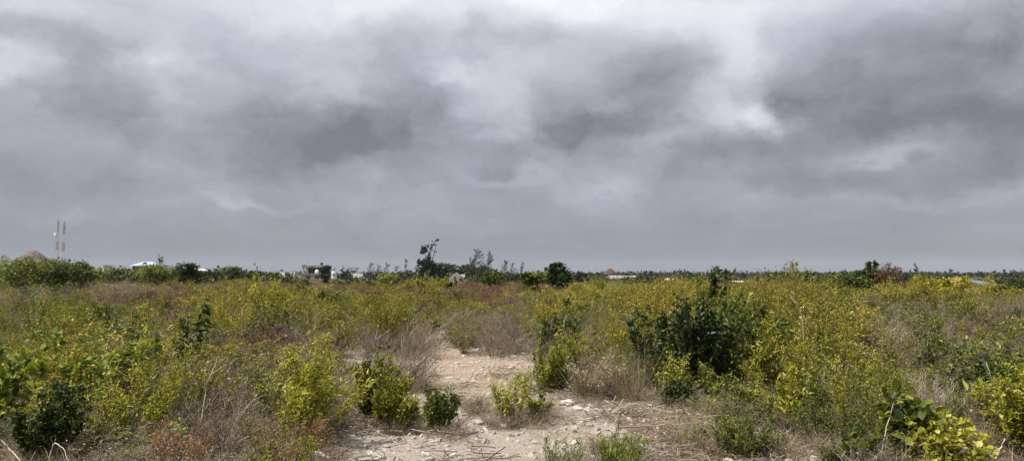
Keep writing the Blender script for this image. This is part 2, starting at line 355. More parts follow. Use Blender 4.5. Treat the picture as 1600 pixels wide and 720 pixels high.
def plant_data(rng, H, W, stems=14, side=12, per=9, ll=.05, lw=.5, spread=.7, lean=(.14, 0), low=.15, kind='leaf', sub=.34,
               sr=.006, wig=.06, droop=0., arch=0., fold=.25, curl=.2, upb=.35, tw=True, k=7, jit=.02, basew=.12, stemleaf=.3, clump=0, thin=0):
    H = max(H - ll * .45, H * .7)
    P, Q, ts = skeleton(rng, H, W, stems, side, spread, lean, k, low, sub, wig, arch, basew)
    R = np.linspace(1, .3, P.shape[1])[None] * sr * rng.uniform(.7, 1.2, (stems, 1)); RQ = np.linspace(.45, .15, 4)[None] * sr * np.ones((len(Q), 1))
    V1, F1 = tubes(P, R); sv = np.repeat(rng.uniform(0, 1, stems), P.shape[1] * 3)
    if tw:
        V2, F2 = tubes(Q, RQ); F1 = np.concatenate([F1, F2 + len(V1)]); V1 = np.concatenate([V1, V2]); sv = np.concatenate([sv, np.repeat(rng.uniform(0, 1, len(Q)), 12)])
    # leaves on the twigs
    keep = rng.uniform(0, 1, len(Q)) > thin; Q = Q[keep]
    n = len(Q) * per; qi = np.repeat(np.arange(len(Q)), per)
    t = rng.uniform(.15, 1, n); f = t * 3; i0 = np.minimum(f.astype(int), 2); fr = (f - i0)[:, None]
    pos = Q[qi, i0] * (1 - fr) + Q[qi, i0 + 1] * fr; d = unit(Q[qi, i0 + 1] - Q[qi, i0])
    nl = int(stems * side * per * stemleaf / 3)
    if nl:
        si = rng.integers(0, stems, nl); f = rng.uniform(max(low, .2), 1, nl) * (P.shape[1] - 1); j0 = np.minimum(f.astype(int), P.shape[1] - 2); fr = (f - j0)[:, None]
        pos = np.concatenate([pos, P[si, j0] * (1 - fr) + P[si, j0 + 1] * fr]); d = np.concatenate([d, unit(P[si, j0 + 1] - P[si, j0])])
    n = len(pos); pos = pos + rng.normal(0, jit, (n, 3))
    dr = unit(d * .5 + rng.normal(0, .65, (n, 3)) + np.array([lean[0] * 1.5, 0, upb - droop]))
    nr = unit(rng.normal(0, .5, (n, 3)) + np.array([0, -.15, 1.0]))
    ln = ll * rng.uniform(.4, 1.4, n); V, F, kk = leaves(rng, pos, dr, nr, ln, ln * lw * rng.uniform(.75, 1.2, n), kind, fold, curl)
    z = np.maximum(V[:, 2], .005); V[:, 2] = z
    per_leaf = np.clip(rng.normal(.48, .25, n), 0, 1)
    return (V1, F1, sv), (V, F, np.repeat(per_leaf, kk))

def shrub(name, label, cat, px, base, top, width, leaf, stem='stem', seed=0, rz=0., group=None, **kw):
    x, y, H, W = size_at(px, base, top, width)
    rng = np.random.default_rng(seed + 1000)
    (V1, F1, sv), (V, F, lv) = plant_data(rng, H, W, **kw)
    o = thing(name, label, cat, (x, y, float(hills(x, y))), 0, group)
    mesh_obj('foliage', V, F, M[leaf], o, lv); mesh_obj('stem', V1, F1, M[stem], o, sv)
    KEEP.append((x, y, W * .45 + .1))
    return o
KEEP = []

def blades(rng, n, H, R, wid, segs=3, bend=.35, lean=.15, spreadr=.5):
    """a tuft of grass blades or thin dry stalks"""
    a = rng.uniform(0, 2 * PI, n); r = R * np.sqrt(rng.uniform(0, 1, n)); L = H * rng.uniform(.45, 1.05, n)
    b = np.stack([r * np.cos(a), r * np.sin(a), 0 * a], -1)
    a2 = a + rng.normal(0, 1.2, n); til = np.abs(rng.normal(0, spreadr, n)) * np.where(rng.uniform(0, 1, n) < .2, 2.2, 1); t = np.linspace(0, 1, segs + 1)
    ang = til[:, None] * .6 + bend * t[None] ** 1.5 * rng.uniform(.2, 1.6, n)[:, None]
    d = np.stack([np.sin(ang) * np.cos(a2)[:, None] + lean * t, np.sin(ang) * np.sin(a2)[:, None], np.cos(ang)], -1)
    P = np.concatenate([b[:, None], b[:, None] + np.cumsum(unit(d[:, 1:]) * (L / segs)[:, None, None], 1)], 1)
    sdir = unit(np.cross(d[:, 0], np.stack([np.cos(a * 7.1), np.sin(a * 7.1), 0 * a], -1)))
    w = (wid * rng.uniform(.6, 1.3, n))[:, None, None] * np.linspace(1, .15, segs + 1)[None, :, None]
    V = np.stack([P - sdir[:, None] * w, P + sdir[:, None] * w], 2); V[..., 2] = np.maximum(V[..., 2], .003)
    idx = np.arange(n * (segs + 1) * 2).reshape(n, segs + 1, 2)
    F = np.stack([idx[:, :-1, 0], idx[:, :-1, 1], idx[:, 1:, 1], idx[:, 1:, 0]], -1).reshape(-1, 4)
    return V.reshape(-1, 3), F, np.repeat(rng.uniform(0, 1, n), (segs + 1) * 2), P[:, -1]

def crown(rng, blobs, n, ll, lw=.6, kind='leaf', upb=.2, shell=.55, lean=.1):
    """leaf clumps spread through several ragged lobes"""
    B = np.array(blobs, float); vol = B[:, 3] * B[:, 4] * B[:, 5]; w = vol ** .7; w /= w.sum()
    # each lobe is made of many small sprays, with gaps between them
    ns = max(12, n // 14); bi = rng.choice(len(B), ns, p=w)
    u = unit(rng.normal(0, 1, (ns, 3))); r = (shell + (1 - shell) * rng.uniform(0, 1, ns) ** .6) * rng.uniform(.8, 1.12, ns)
    c = B[bi, :3] + u * r[:, None] * B[bi, 3:]
    si = rng.integers(0, ns, n); s = B[bi[si], 3:].mean(1, keepdims=True) * .16
    pos = c[si] + rng.normal(0, 1, (n, 3)) * s; pos[:, 2] = np.maximum(pos[:, 2], .05)
    dr = unit(rng.normal(0, .6, (n, 3)) + u[si] * .5 + np.array([lean, 0, upb])); nr = unit(u[si] * .5 + rng.normal(0, .5, (n, 3)) + np.array([0, 0, .8]))
    ln = ll * rng.uniform(.6, 1.3, n); V, F, kk = leaves(rng, pos, dr, nr, ln, ln * lw, kind)
    sv = np.clip(rng.normal(.5, .16, ns), 0, 1)
    return V, F, np.repeat(np.clip(sv[si] + rng.normal(0, .12, n), 0, 1), kk), c

def limbs(rng, base, tops, r0, k=6):
    """tapered trunk and limbs from the base to each top"""
    n = len(tops); t = np.linspace(0, 1, k)[None, :, None]; T = np.array(tops, float)
    fork = np.array(base, float) + (T.mean(0) - np.array(base)) * .3
    P = (1 - t) ** 2 * np.array(base, float) + 2 * t * (1 - t) * fork + t ** 2 * T[:, None]
    P[:, 1:-1] += rng.normal(0, .012, (n, k - 2, 3)) * np.linalg.norm(T - np.array(base), axis=1)[:, None, None]
    R = np.linspace(1, .12, k)[None] * r0 * np.ones((n, 1)); R[1:] *= .6
    return tubes(P, R, 5)

def far_tree(name, label, px, base, top, width, D, leaf='fartree', seed=0, lobes=7, n=1600, ll=None, group=None, cat='tree', kind='leaf', flat=.8, gap=.0, **kw):
    """a broad-leaved tree at distance D whose crown spans top..base of the view there"""
    rng = np.random.default_rng(seed + 500)
    d = ray(px, top); x = d[0] / d[1] * D; z0 = float(hills(x, D)); H = d[2] / d[1] * D + EYE - z0; W = width / FX * D
    lo = max(.12, (ray(px, base)[2] / ray(px, base)[1] * D + EYE - z0) / H)
    bl = []
    for i in range(lobes):
        a = (i + rng.uniform(-.4, .4)) / lobes * 2 * PI; q = rng.uniform(.3, .75)
        rr = W * rng.uniform(.16, .25); h = rng.uniform(max(lo, .3), .92) * H
        h = min(h, H - rr * flat * .75)
        bl.append((math.cos(a) * q * W * .36, math.sin(a) * q * W * .36, max(h, rr * .6), rr, rr, rr * flat))
    bl.append((rng.uniform(-.1, .1) * W, 0, H - W * .2 * flat, W * .22, W * .22, W * .2 * flat)); bl.append((0, 0, H * .45, W * .33, W * .33, H * .32))
    V, F, lv, c = crown(rng, bl, n, ll or W * .05, kind=kind, **kw)
    kx = W * .5 / np.percentile(np.abs(V[:, 0]), 98.5); kz = H / np.percentile(V[:, 2], 99.7); V = V * np.array([kx, kx, kz])
    o = thing(name, label, cat, (x, D, z0), 0, group)
    mesh_obj('crown', V, F, M[leaf], o, lv)
    V1, F1 = limbs(rng, (0, 0, -.1), [(b[0] * kx, b[1] * kx, b[2] * kz * .95) for b in bl], W * .02 + .03)
    mesh_obj('trunk', V1, F1, M['stem'], o, np.full(len(V1), .4))
    return o

def spiky_tree(name, label, px, top, width, D, seed=0, n=26, group=None, leaf='needle', lean=.25, per=26, base=434):
    """casuarina: thin trunk, rising feathery branches blown over by the wind"""
    rng = np.random.default_rng(seed + 900)
    d = ray(px, top); x = d[0] / d[1] * D; z0 = float(hills(x, D)); H = d[2] / d[1] * D + EYE - z0; W = width / FX * D
    t = np.linspace(0, 1, 8); tr = np.stack([lean * H * .5 * t ** 2 + .02 * H * np.sin(t * 7 + seed), 0 * t, H * t], -1)
    V1, F1 = tubes(tr[None], (np.linspace(1, .2, 8) * (.012 * H + .03))[None], 5)
    bt = rng.uniform(.18, 1, n); o_ = np.stack([np.interp(bt, t, tr[:, i]) for i in range(3)], -1)
    a = rng.uniform(0, 2 * PI, n); L = W * .55 * (1.15 - .75 * bt) * rng.uniform(.6, 1.2, n)
    dr = unit(np.stack([np.cos(a) + lean * 1.4, np.sin(a), rng.uniform(.5, 1.3, n)], -1)); k = 5; q = np.linspace(0, 1, k)
    B = o_[:, None] + dr[:, None] * (L[:, None] * q)[..., None]; B[..., 0] += lean * (L[:, None] * q ** 2) * .6
    V2, F2 = tubes(B, np.linspace(1, .3, k)[None] * (.006 * H) * np.ones((n, 1)))
    F1 = np.concatenate([F1, F2 + len(V1)]); V1 = np.concatenate([V1, V2])
    m = n * per; bi = np.repeat(np.arange(n), per); f = rng.uniform(.15, 1, m) * (k - 1); i0 = np.minimum(f.astype(int), k - 2); fr = (f - i0)[:, None]
    pos = B[bi, i0] * (1 - fr) + B[bi, i0 + 1] * fr
    dd = unit(dr[bi] * .8 + rng.normal(0, .4, (m, 3)) + np.array([lean, 0, .25])); ln = rng.uniform(.05, .11, m) * H
    V, F, kk = leaves(rng, pos, dd, unit(rng.normal(0, 1, (m, 3))), ln, ln * .16, 'card')
    o = thing(name, label, 'tree', (x, D, z0), 0, group)
    mesh_obj('crown', V, F, M[leaf], o, np.repeat(np.clip(rng.normal(.5, .2, m), 0, 1), kk)); mesh_obj('trunk', V1, F1, M['stem'], o, np.full(len(V1), .4))
    return o

# ------------------------------------------------------------------ ground and path
def inside(poly, x, y):
    """signed-ish distance to a polygon in metres: positive inside"""
    x = np.asarray(x, float); y = np.asarray(y, float); P = np.array(poly); n = len(P)
    ins = np.zeros(x.shape, bool); dist = np.full(x.shape, 1e9)
    for i in range(n):
        x0, y0 = P[i]; x1, y1 = P[(i + 1) % n]
        c = ((y0 > y) != (y1 > y)) & (x < (x1 - x0) * (y - y0) / (y1 - y0 + 1e-12) + x0); ins ^= c
        dx, dy = x1 - x0, y1 - y0; tt = np.clip(((x - x0) * dx + (y - y0) * dy) / (dx * dx + dy * dy), 0, 1)
        dist = np.minimum(dist, np.hypot(x - x0 - tt * dx, y - y0 - tt * dy))
    return np.where(ins, dist, -dist)

PATH = [gp(*p) for p in ((505, 760), (525, 700), (545, 660), (523, 615), (512, 575), (520, 548), (552, 543), (575, 556), (655, 556), (668, 545), (676, 530), (684, 517), (703, 517),
                         (712, 532), (722, 547), (775, 552), (830, 556), (850, 575), (864, 605), (900, 625), (950, 645), (1000, 690), (1010, 760), (1010, 850), (500, 850))]
CLEAR = [gp(*p) for p in ((480, 760), (500, 690), (530, 660), (512, 615), (505, 570), (516, 544), (556, 540), (580, 552), (650, 553), (664, 541), (674, 527), (682, 515), (706, 515),
                          (716, 532), (726, 544), (775, 549), (840, 552), (870, 600), (900, 618), (940, 632), (1010, 638), (1100, 648), (1150, 660), (1240, 675), (1345, 690), (1345, 760), (1345, 850), (480, 850))]
SPOTS = [(gp(350, 597), 1.0, .7), (gp(1370, 702), .7, .4), (gp(1490, 640), .9, .6), (gp(930, 640), .8, .5), (gp(370, 575), .8, .6), (gp(1040, 700), .5, .35), (gp(325, 670), .5, .35), (gp(1560, 650), .6, .4), (gp(1260, 700), .6, .3)]
# bare curls of the surface noise
_ph = RNG.uniform(0, 6.28, (12, 2)); _fr = RNG.uniform(.4, 4.5, 12); _an = RNG.uniform(0, 6.28, 12)
def wob(x, y):
    s = 0
    for (p, q), f, a in zip(_ph, _fr, _an):
        s = s + np.sin(f * (x * math.cos(a) + y * math.sin(a)) * 2 + p) / (1 + f * .5)
    return s / 4
def bareness(x, y):
    d = inside(PATH, x, y) + wob(x, y) * .25
    b = smooth(-.25, .35, d)
    for (c, r, am) in SPOTS:
        b = np.maximum(b, am * (1 - smooth(r * .4, r, np.hypot(x - c[0], (y - c[1]) * .8) + wob(x, y) * .25)))
    return b
def clearing(x, y):
    d = np.maximum(inside(CLEAR, x, y), inside(PATH, x, y)) + wob(x, y) * .12
    c = smooth(-.1, .25, d)
    for (q, r, am) in SPOTS:
        c = np.maximum(c, am * .7 * (1 - smooth(r * .3, r * .8, np.hypot(x - q[0], y - q[1]))))
    return c

def micro(x, y):
    """lumps and hollows of a hand's height in the near ground"""
    s = 0
    for i, (f, a) in enumerate(((1.3, .4), (2.1, 1.9), (3.7, 2.8), (6.1, .9), (9.7, 2.2), (15.1, 1.3), (22.0, .2), (31., 2.6))):
        s = s + np.sin(f * (x * math.cos(a) + y * math.sin(a)) + i * 1.7 + 1.3 * np.sin(f * .6 * (y * math.cos(a) - x * math.sin(a)) + i)) * .05 / (1 + f)
    return s

def ground_mat(name):
    m = bpy.data.materials.new(name); t = nt(m); L = t.links.new
    ge = N(t, 'ShaderNodeNewGeometry'); at = N(t, 'ShaderNodeAttribute', attribute_name='bare')
    def noise(s, d=6, r=.6):
        n = N(t, 'ShaderNodeTexNoise'); n.inputs['Scale'].default_value = s; n.inputs['Detail'].default_value = d; n.inputs['Roughness'].default_value = r
        L(ge.outputs['Position'], n.inputs['Vector']); return n.outputs['Fac']
    def mth(op, a, b, cl=False):
        n = N(t, 'ShaderNodeMath', operation=op, use_clamp=cl)
        for i, q in enumerate((a, b)):
            if isinstance(q, (int, float)): n.inputs[i].default_value = q
            else: L(q, n.inputs[i])
        return n.outputs[0]
    def mix(f, a, b):
        n = N(t, 'ShaderNodeMix', data_type='RGBA')
        if isinstance(f, float): n.inputs[0].default_value = f
        else: L(f, n.inputs[0])
        L(a, n.inputs[6]); L(b, n.inputs[7]); return n.outputs[2]
    big, mid, fine, grit = noise(.9, 4), noise(5, 6), noise(28, 6, .7), noise(110, 3, .7)
    chalk = ramp(t, [(.3, (.17, .135, .105)), (.43, (.34, .285, .235)), (.54, (.53, .465, .40)), (.68, (.76, .70, .64))]); L(mth('ADD', mth('MULTIPLY', fine, .6), mth('MULTIPLY', grit, .4)), chalk.inputs[0])
    sand = ramp(t, [(.3, (.24, .165, .115)), (.5, (.38, .285, .21)), (.7, (.53, .42, .33))]); L(mth('ADD', mth('MULTIPLY', mid, .4), mth('MULTIPLY', grit, .6)), sand.inputs[0])
    soil = ramp(t, [(.3, (.09, .065, .045)), (.5, (.2, .15, .11)), (.66, (.31, .245, .185)), (.8, (.46, .39, .31))]); L(mth('ADD', mth('MULTIPLY', fine, .7), mth('MULTIPLY', grit, .3)), soil.inputs[0])
    sm = ramp(t, [(.42, (0,) * 3), (.6, (1,) * 3)]); L(mth('ADD', mth('MULTIPLY', big, .7), mth('MULTIPLY', mid, .3)), sm.inputs[0])
    sa = N(t, 'ShaderNodeAttribute', attribute_name='sandy')
    path = mix(mth('ADD', mth('MULTIPLY', sm.outputs[0], .35), mth('MULTIPLY', sa.outputs['Fac'], .75), True), chalk.outputs[0], sand.outputs[0])
    bf = mth('MULTIPLY', mth('SUBTRACT', mth('ADD', at.outputs['Fac'], mth('MULTIPLY', mth('SUBTRACT', mth('ADD', mth('MULTIPLY', mid, .5), mth('MULTIPLY', fine, .5)), .5), 1.8)), .38), 4.0, True)
    col = mix(bf, soil.outputs[0], path)
    # pale chips of stone in the surface
    vo = N(t, 'ShaderNodeTexVoronoi'); vo.inputs['Scale'].default_value = 34; L(ge.outputs['Position'], vo.inputs['Vector'])
    chip = ramp(t, [(.0, (1,) * 3), (.2, (1,) * 3), (.28, (0,) * 3)]); L(vo.outputs['Distance'], chip.inputs[0])
    sc = N(t, 'ShaderNodeSeparateColor'); L(vo.outputs['Color'], sc.inputs[0])
    cf = mth('MULTIPLY', mth('MULTIPLY', chip.outputs[0], mth('GREATER_THAN', sc.outputs[0], .62)), mth('MULTIPLY_ADD' if False else 'ADD', mth('MULTIPLY', at.outputs['Fac'], .6), .2), True)
    cc = ramp(t, [(0, (.3, .25, .2)), (.5, (.6, .54, .47)), (1, (.75, .7, .64))]); L(sc.outputs[1], cc.inputs[0])
    col = mix(cf, col, cc.outputs[0])
    p = N(t, 'ShaderNodeBsdfPrincipled'); L(col, p.inputs['Base Color']); p.inputs['Roughness'].default_value = .95; p.inputs['Specular IOR Level'].default_value = .1
    bp = N(t, 'ShaderNodeBump'); bp.inputs['Strength'].default_value = 1.0; bp.inputs['Distance'].default_value = .06
    L(mth('ADD', mth('MULTIPLY', fine, .8), mth('ADD', mth('MULTIPLY', grit, .35), mth('MULTIPLY', chip.outputs[0], .25))), bp.inputs['Height']); L(bp.outputs[0], p.inputs['Normal'])
    o = N(t, 'ShaderNodeOutputMaterial'); L(p.outputs[0], o.inputs[0]); return m

def make_ground():
    gm = ground_mat('stony_ground')
    # rows get coarser with distance, and the columns fan out
    ys = np.concatenate([np.arange(-12, 4, 2.0), np.arange(4, 24, .08), np.arange(24, 60, .5), np.arange(60, 450, 8.), np.geomspace(450, 4000, 16)])
    us = np.linspace(-1, 1, 421)
    half = np.where(ys < 24, 20., np.where(ys < 60, 20 + (ys - 24) * 1.4, 70 + (ys - 60) * 1.35)); half = np.minimum(half, 4000)
    X = us[None] * half[:, None]; Y = np.repeat(ys[:, None], len(us), 1)
    Z = hills(X, Y) + micro(X, Y) * (1 - smooth(24, 40, Y)) * smooth(3, 5, Y)
    Bn = np.where((Y > 3) & (Y < 26), bareness(X, Y), 0)
    Z = Z - .02 * Bn
    nr, nc = X.shape; idx = np.arange(nr * nc).reshape(nr, nc)
    F = np.stack([idx[:-1, :-1], idx[:-1, 1:], idx[1:, 1:], idx[1:, :-1]], -1).reshape(-1, 4)
    V = np.stack([X.ravel(), Y.ravel(), Z.ravel()], -1); b = Bn.ravel()
    cen_x = V[F, 0].mean(1); cen_y = V[F, 1].mean(1)
    isp = (cen_y > 3) & (cen_y < 26) & (inside(PATH, cen_x, cen_y) + wob(cen_x, cen_y) * .25 > 0)
    for nm, sel in (('ground', ~isp), ('path', isp)):
        f = F[sel]; used, inv = np.unique(f, return_inverse=True); f = inv.reshape(f.shape)
        o = mesh_obj(nm, V[used], f, gm, smooth_shade=True); a = o.data.attributes.new('bare', 'FLOAT', 'POINT'); a.data.foreach_set('value', b[used].astype(np.float32)); a = o.data.attributes.new('sandy', 'FLOAT', 'POINT'); a.data.foreach_set('value', (smooth(9.3, 12., V[used, 1] + wob(V[used, 0], V[used, 1]) * 1.2) * smooth(-.2, 2.0, 3.0 - np.abs(V[used, 0] + .5))).astype(np.float32))
        tag(o, kind='structure')

# ------------------------------------------------------------------ stuff: instanced undergrowth
def scatter(name, label_protos, pts, rot, scl, idx, mat_note=None):
    """one object whose points carry copies of the prototypes (grass, weeds, gravel: nobody could count them)"""
    col = bpy.data.collections.new(name + '_kinds')
    for i, p in enumerate(label_protos):
        p.name = '%s_kind_%02d' % (name, i); col.objects.link(p)
    me = bpy.data.meshes.new(name); n = len(pts); me.vertices.add(n); me.vertices.foreach_set('co', np.asarray(pts, np.float32).ravel())
    a = me.attributes.new('rot', 'FLOAT_VECTOR', 'POINT'); a.data.foreach_set('vector', np.asarray(rot, np.float32).ravel())
    a = me.attributes.new('scl', 'FLOAT_VECTOR', 'POINT'); a.data.foreach_set('vector', np.asarray(scl, np.float32).ravel())
    a = me.attributes.new('pick', 'INT', 'POINT'); a.data.foreach_set('value', np.asarray(idx, np.int32))
    o = bpy.data.objects.new(name, me); C.objects.link(o); tag(o, kind='stuff')
    ng = bpy.data.node_groups.new(name + '_scatter', 'GeometryNodeTree')
    ng.interface.new_socket('Geometry', in_out='INPUT', socket_type='NodeSocketGeometry'); ng.interface.new_socket('Geometry', in_out='OUTPUT', socket_type='NodeSocketGeometry')
    T = ng.nodes; gi = T.new('NodeGroupInput'); go = T.new('NodeGroupOutput'); ip = T.new('GeometryNodeInstanceOnPoints'); ci = T.new('GeometryNodeCollectionInfo')
    ci.inputs[0].default_value = col; ci.inputs['Separate Children'].default_value = True; ci.inputs['Reset Children'].default_value = True
    def attr(nm, ty):
        q = T.new('GeometryNodeInputNamedAttribute'); q.data_type = ty; q.inputs[0].default_value = nm; return q.outputs[0]
    er = T.new('FunctionNodeEulerToRotation'); L = ng.links.new
    L(attr('rot', 'FLOAT_VECTOR'), er.inputs[0]); L(er.outputs[0], ip.inputs['Rotation']); L(attr('scl', 'FLOAT_VECTOR'), ip.inputs['Scale'])
    L(attr('pick', 'INT'), ip.inputs['Instance Index']); ip.inputs['Pick Instance'].default_value = True
    L(gi.outputs[0], ip.inputs['Points']); L(ci.outputs[0], ip.inputs['Instance']); L(ip.outputs[0], go.inputs[0])
    md = o.modifiers.new('scatter', 'NODES'); md.node_group = ng
    return o

def proto(parts):
    """one unlinked mesh from (V, F, v, material) pieces"""
    Vs, F3, F4, vs, m3, m4, mats, n = [], [], [], [], [], [], [], 0
    for V, F, v, m in parts:
        if m not in mats: mats.append(m)
        (F3 if F.shape[1] == 3 else F4).append(F + n); (m3 if F.shape[1] == 3 else m4).append(np.full(len(F), mats.index(m)))
        Vs.append(V); vs.append(v); n += len(V)
    Fs = [np.concatenate(q) for q in (F3, F4) if q]; mi = np.concatenate([np.concatenate(q) for q in (m3, m4) if q])
    return mesh_obj('kind', np.concatenate(Vs), Fs, v=np.concatenate(vs), mats=mats, midx=mi, link=False)

def grass_proto(rng, mat, n=90, H=.6, R=.22, wid=.0022, seeds=True, **kw):
    V, F, v, tips = blades(rng, n, H, R, wid, **kw); parts = [(V, F, v, mat)]
    if seeds:
        k = max(6, n // 3); s = tips[:k]; s = np.repeat(s, 4, 0) + rng.normal(0, .012, (k * 4, 3))
        ln = rng.uniform(.01, .022, len(s)); V2, F2, kk = leaves(rng, s, unit(rng.normal(0, .6, s.shape) + [0.2, 0, .8]), unit(rng.normal(0, 1, s.shape)), ln, ln * .45, 'card')
        parts.append((V2, F2, np.repeat(rng.uniform(.2, 1, len(s)), kk), mat))
    return proto(parts)

def bush_proto(rng, leaf, stem='stem', H=1., W=1., **kw):
    (V1, F1, sv), (V, F, lv) = plant_data(rng, H, W, **kw)
    return proto([(V, F, lv, M[leaf]), (V1, F1, sv, M[stem])])

# patches of the field, by where they lie in the view: (px, py, rx, ry, kind, weight)
KINDS = ['straw', 'brown', 'olive', 'gold', 'green', 'dark', 'bright', 'red', 'twig']
BASE = dict(straw=1.3, brown=1.15, olive=.7, gold=.12, green=.5, dark=.13, bright=.09, red=.12, twig=.6)
PATCH = [
    (250, 480, 150, 16, 'red', 3), (500, 448, 65, 9, 'red', 12), (665, 464, 90, 12, 'red', 8), (750, 456, 80, 10, 'red', 6), (880, 452, 60, 7, 'red', 5), (610, 452, 40, 6, 'red', 5), (360, 460, 60, 9, 'red', 3), (1440, 470, 60, 10, 'red', 2), (60, 560, 60, 15, 'brown', 3), (1160, 447, 30, 6, 'red', 2),
    (60, 468, 120, 16, 'twig', 5), (200, 455, 150, 10, 'twig', 3), (300, 448, 80, 7, 'twig', 3), (30, 448, 60, 8, 'brown', 2),
    (560, 545, 110, 35, 'twig', 2.5), (780, 530, 90, 35, 'twig', 4), (780, 520, 80, 30, 'brown', 2.5), (430, 540, 70, 30, 'twig', 2.), (340, 560, 90, 30, 'twig', 2.5),
    (1035, 490, 50, 32, 'gold', 5), (1010, 455, 60, 12, 'gold', 1.0), (1240, 480, 50, 36, 'gold', 4.5), (940, 455, 70, 12, 'green', 3), (1130, 450, 120, 10, 'green', 2), (1100, 455, 160, 12, 'brown', 2), (1200, 500, 120, 30, 'twig', 1.5), (1000, 520, 80, 30, 'brown', 2), (950, 510, 50, 25, 'straw', 4), (920, 480, 60, 15, 'brown', 3), (1200, 450, 90, 10, 'gold', 2.5), (1450, 455, 130, 12, 'gold', 2), (1150, 465, 50, 12, 'gold', 1.5),
    (620, 450, 60, 6, 'gold', 1.5), (560, 505, 50, 15, 'gold', 1),
    (1420, 515, 150, 38, 'brown', 7), (1420, 510, 140, 35, 'straw', 5), (1440, 550, 120, 30, 'twig', 3), (200, 440, 200, 10, 'brown', 2), (250, 470, 250, 20, 'brown', 2), (700, 470, 150, 18, 'brown', 2), (560, 465, 120, 14, 'straw', 2), (860, 465, 70, 10, 'straw', 3), (1480, 490, 100, 20, 'twig', 3), (950, 600, 60, 45, 'straw', 6), (930, 570, 70, 30, 'brown', 3),
    (1290, 580, 90, 50, 'olive', 4), (1340, 600, 70, 40, 'green', 2), (1290, 545, 60, 25, 'gold', 2), (1560, 560, 60, 40, 'straw', 2), (1200, 600, 60, 40, 'green', 2.5),
    (1050, 610, 60, 30, 'twig', 3), (1100, 660, 120, 20, 'twig', 2),
    (420, 480, 80, 30, 'olive', 3), (370, 490, 60, 30, 'gold', 1), (100, 510, 120, 30, 'olive', 2.5), (180, 540, 120, 35, 'bright', .8), (60, 500, 80, 30, 'green', 1.5), (150, 500, 90, 18, 'green', 1.5),
    (560, 480, 160, 20, 'olive', 1.5), (480, 520, 60, 20, 'straw', 2), (630, 490, 60, 16, 'bright', .6), (850, 470, 90, 20, 'olive', 1.5), (900, 500, 60, 25, 'green', 1.5), (920, 470, 50, 20, 'gold', 1.5),
    (230, 660, 160, 45, 'brown', 3), (230, 680, 180, 45, 'twig', 3.5), (300, 620, 80, 50, 'twig', 2), (380, 700, 120, 30, 'brown', 2), (450, 705, 60, 30, 'red', 2.5), (280, 680, 50, 25, 'red', 1.5), (200, 620, 120, 40, 'olive', 1.5), (130, 600, 90, 30, 'twig', 1.5), (330, 640, 80, 50, 'twig', 2),
    (1370, 455, 60, 9, 'bright', 3), (1500, 560, 60, 30, 'green', 2), (1580, 600, 30, 60, 'olive', 3), (300, 430, 300, 5, 'green', 3), (480, 432, 60, 4, 'dark', 1), (1300, 436, 300, 4, 'green', 2),
    (1300, 500, 60, 30, 'olive', 2), (1180, 520, 60, 40, 'dark', .8), (1400, 640, 120, 40, 'straw', 1.5), (1300, 680, 120, 30, 'straw', 1.5), (1500, 660, 100, 40, 'straw', 1.0),
]
def to_px(x, y, z=0.):
    """where a point lies in the view (for choosing what grows there)"""
    f = y * math.cos(PITCH) + (z - EYE) * math.sin(PITCH); u = -y * math.sin(PITCH) + (z - EYE) * math.cos(PITCH)
    return 800 + FX * x / f, 360 - FX * u / f

def choose(rng, x, y):
    px, py = to_px(x, y, .45); n = len(x); Wt = np.zeros((n, len(KINDS)))
    for i, k in enumerate(KINDS): Wt[:, i] = BASE[k]
    for i in range(len(KINDS)):
        f = .5 + .9 * (np.sin(x * (.9 + .13 * i) + i * 2.1 + 1.5 * np.sin(y * .5 + i)) * np.sin(y * (.55 + .1 * i) + i * 1.3 + np.sin(x * .6)) + .35)
        Wt[:, i] *= np.clip(f, .1, 2.2)
    for (a, b, ra, rb, k, w) in PATCH:
        Wt[:, KINDS.index(k)] += w * np.exp(-((px - a) / ra) ** 2 - ((py - b) / rb) ** 2)
    Wt[:, KINDS.index('gold')] *= smooth(8.5, 11, y); Wt[:, KINDS.index('red')] *= .5 + .5 * smooth(9, 14, y)
    cs = np.cumsum(Wt, 1); r = rng.uniform(0, 1, n) * cs[:, -1]
    return (r[:, None] > cs).sum(1)

def ring(rng, y0, y1, dens, margin=3.):
    """random points of the field between two distances, a little wider than the view"""
    t = .70; area = t * (y1 ** 2 - y0 ** 2) + 2 * margin * (y1 - y0); n = int(area * dens)
    y = rng.uniform(0, 1, n * 2); y = y0 + (y1 - y0) * y; half = t * y + margin
    ok = rng.uniform(0, 1, n * 2) < half / (t * y1 + margin); y = y[ok][:n]; half = half[ok][:n]
    return rng.uniform(-1, 1, len(y)) * half, y

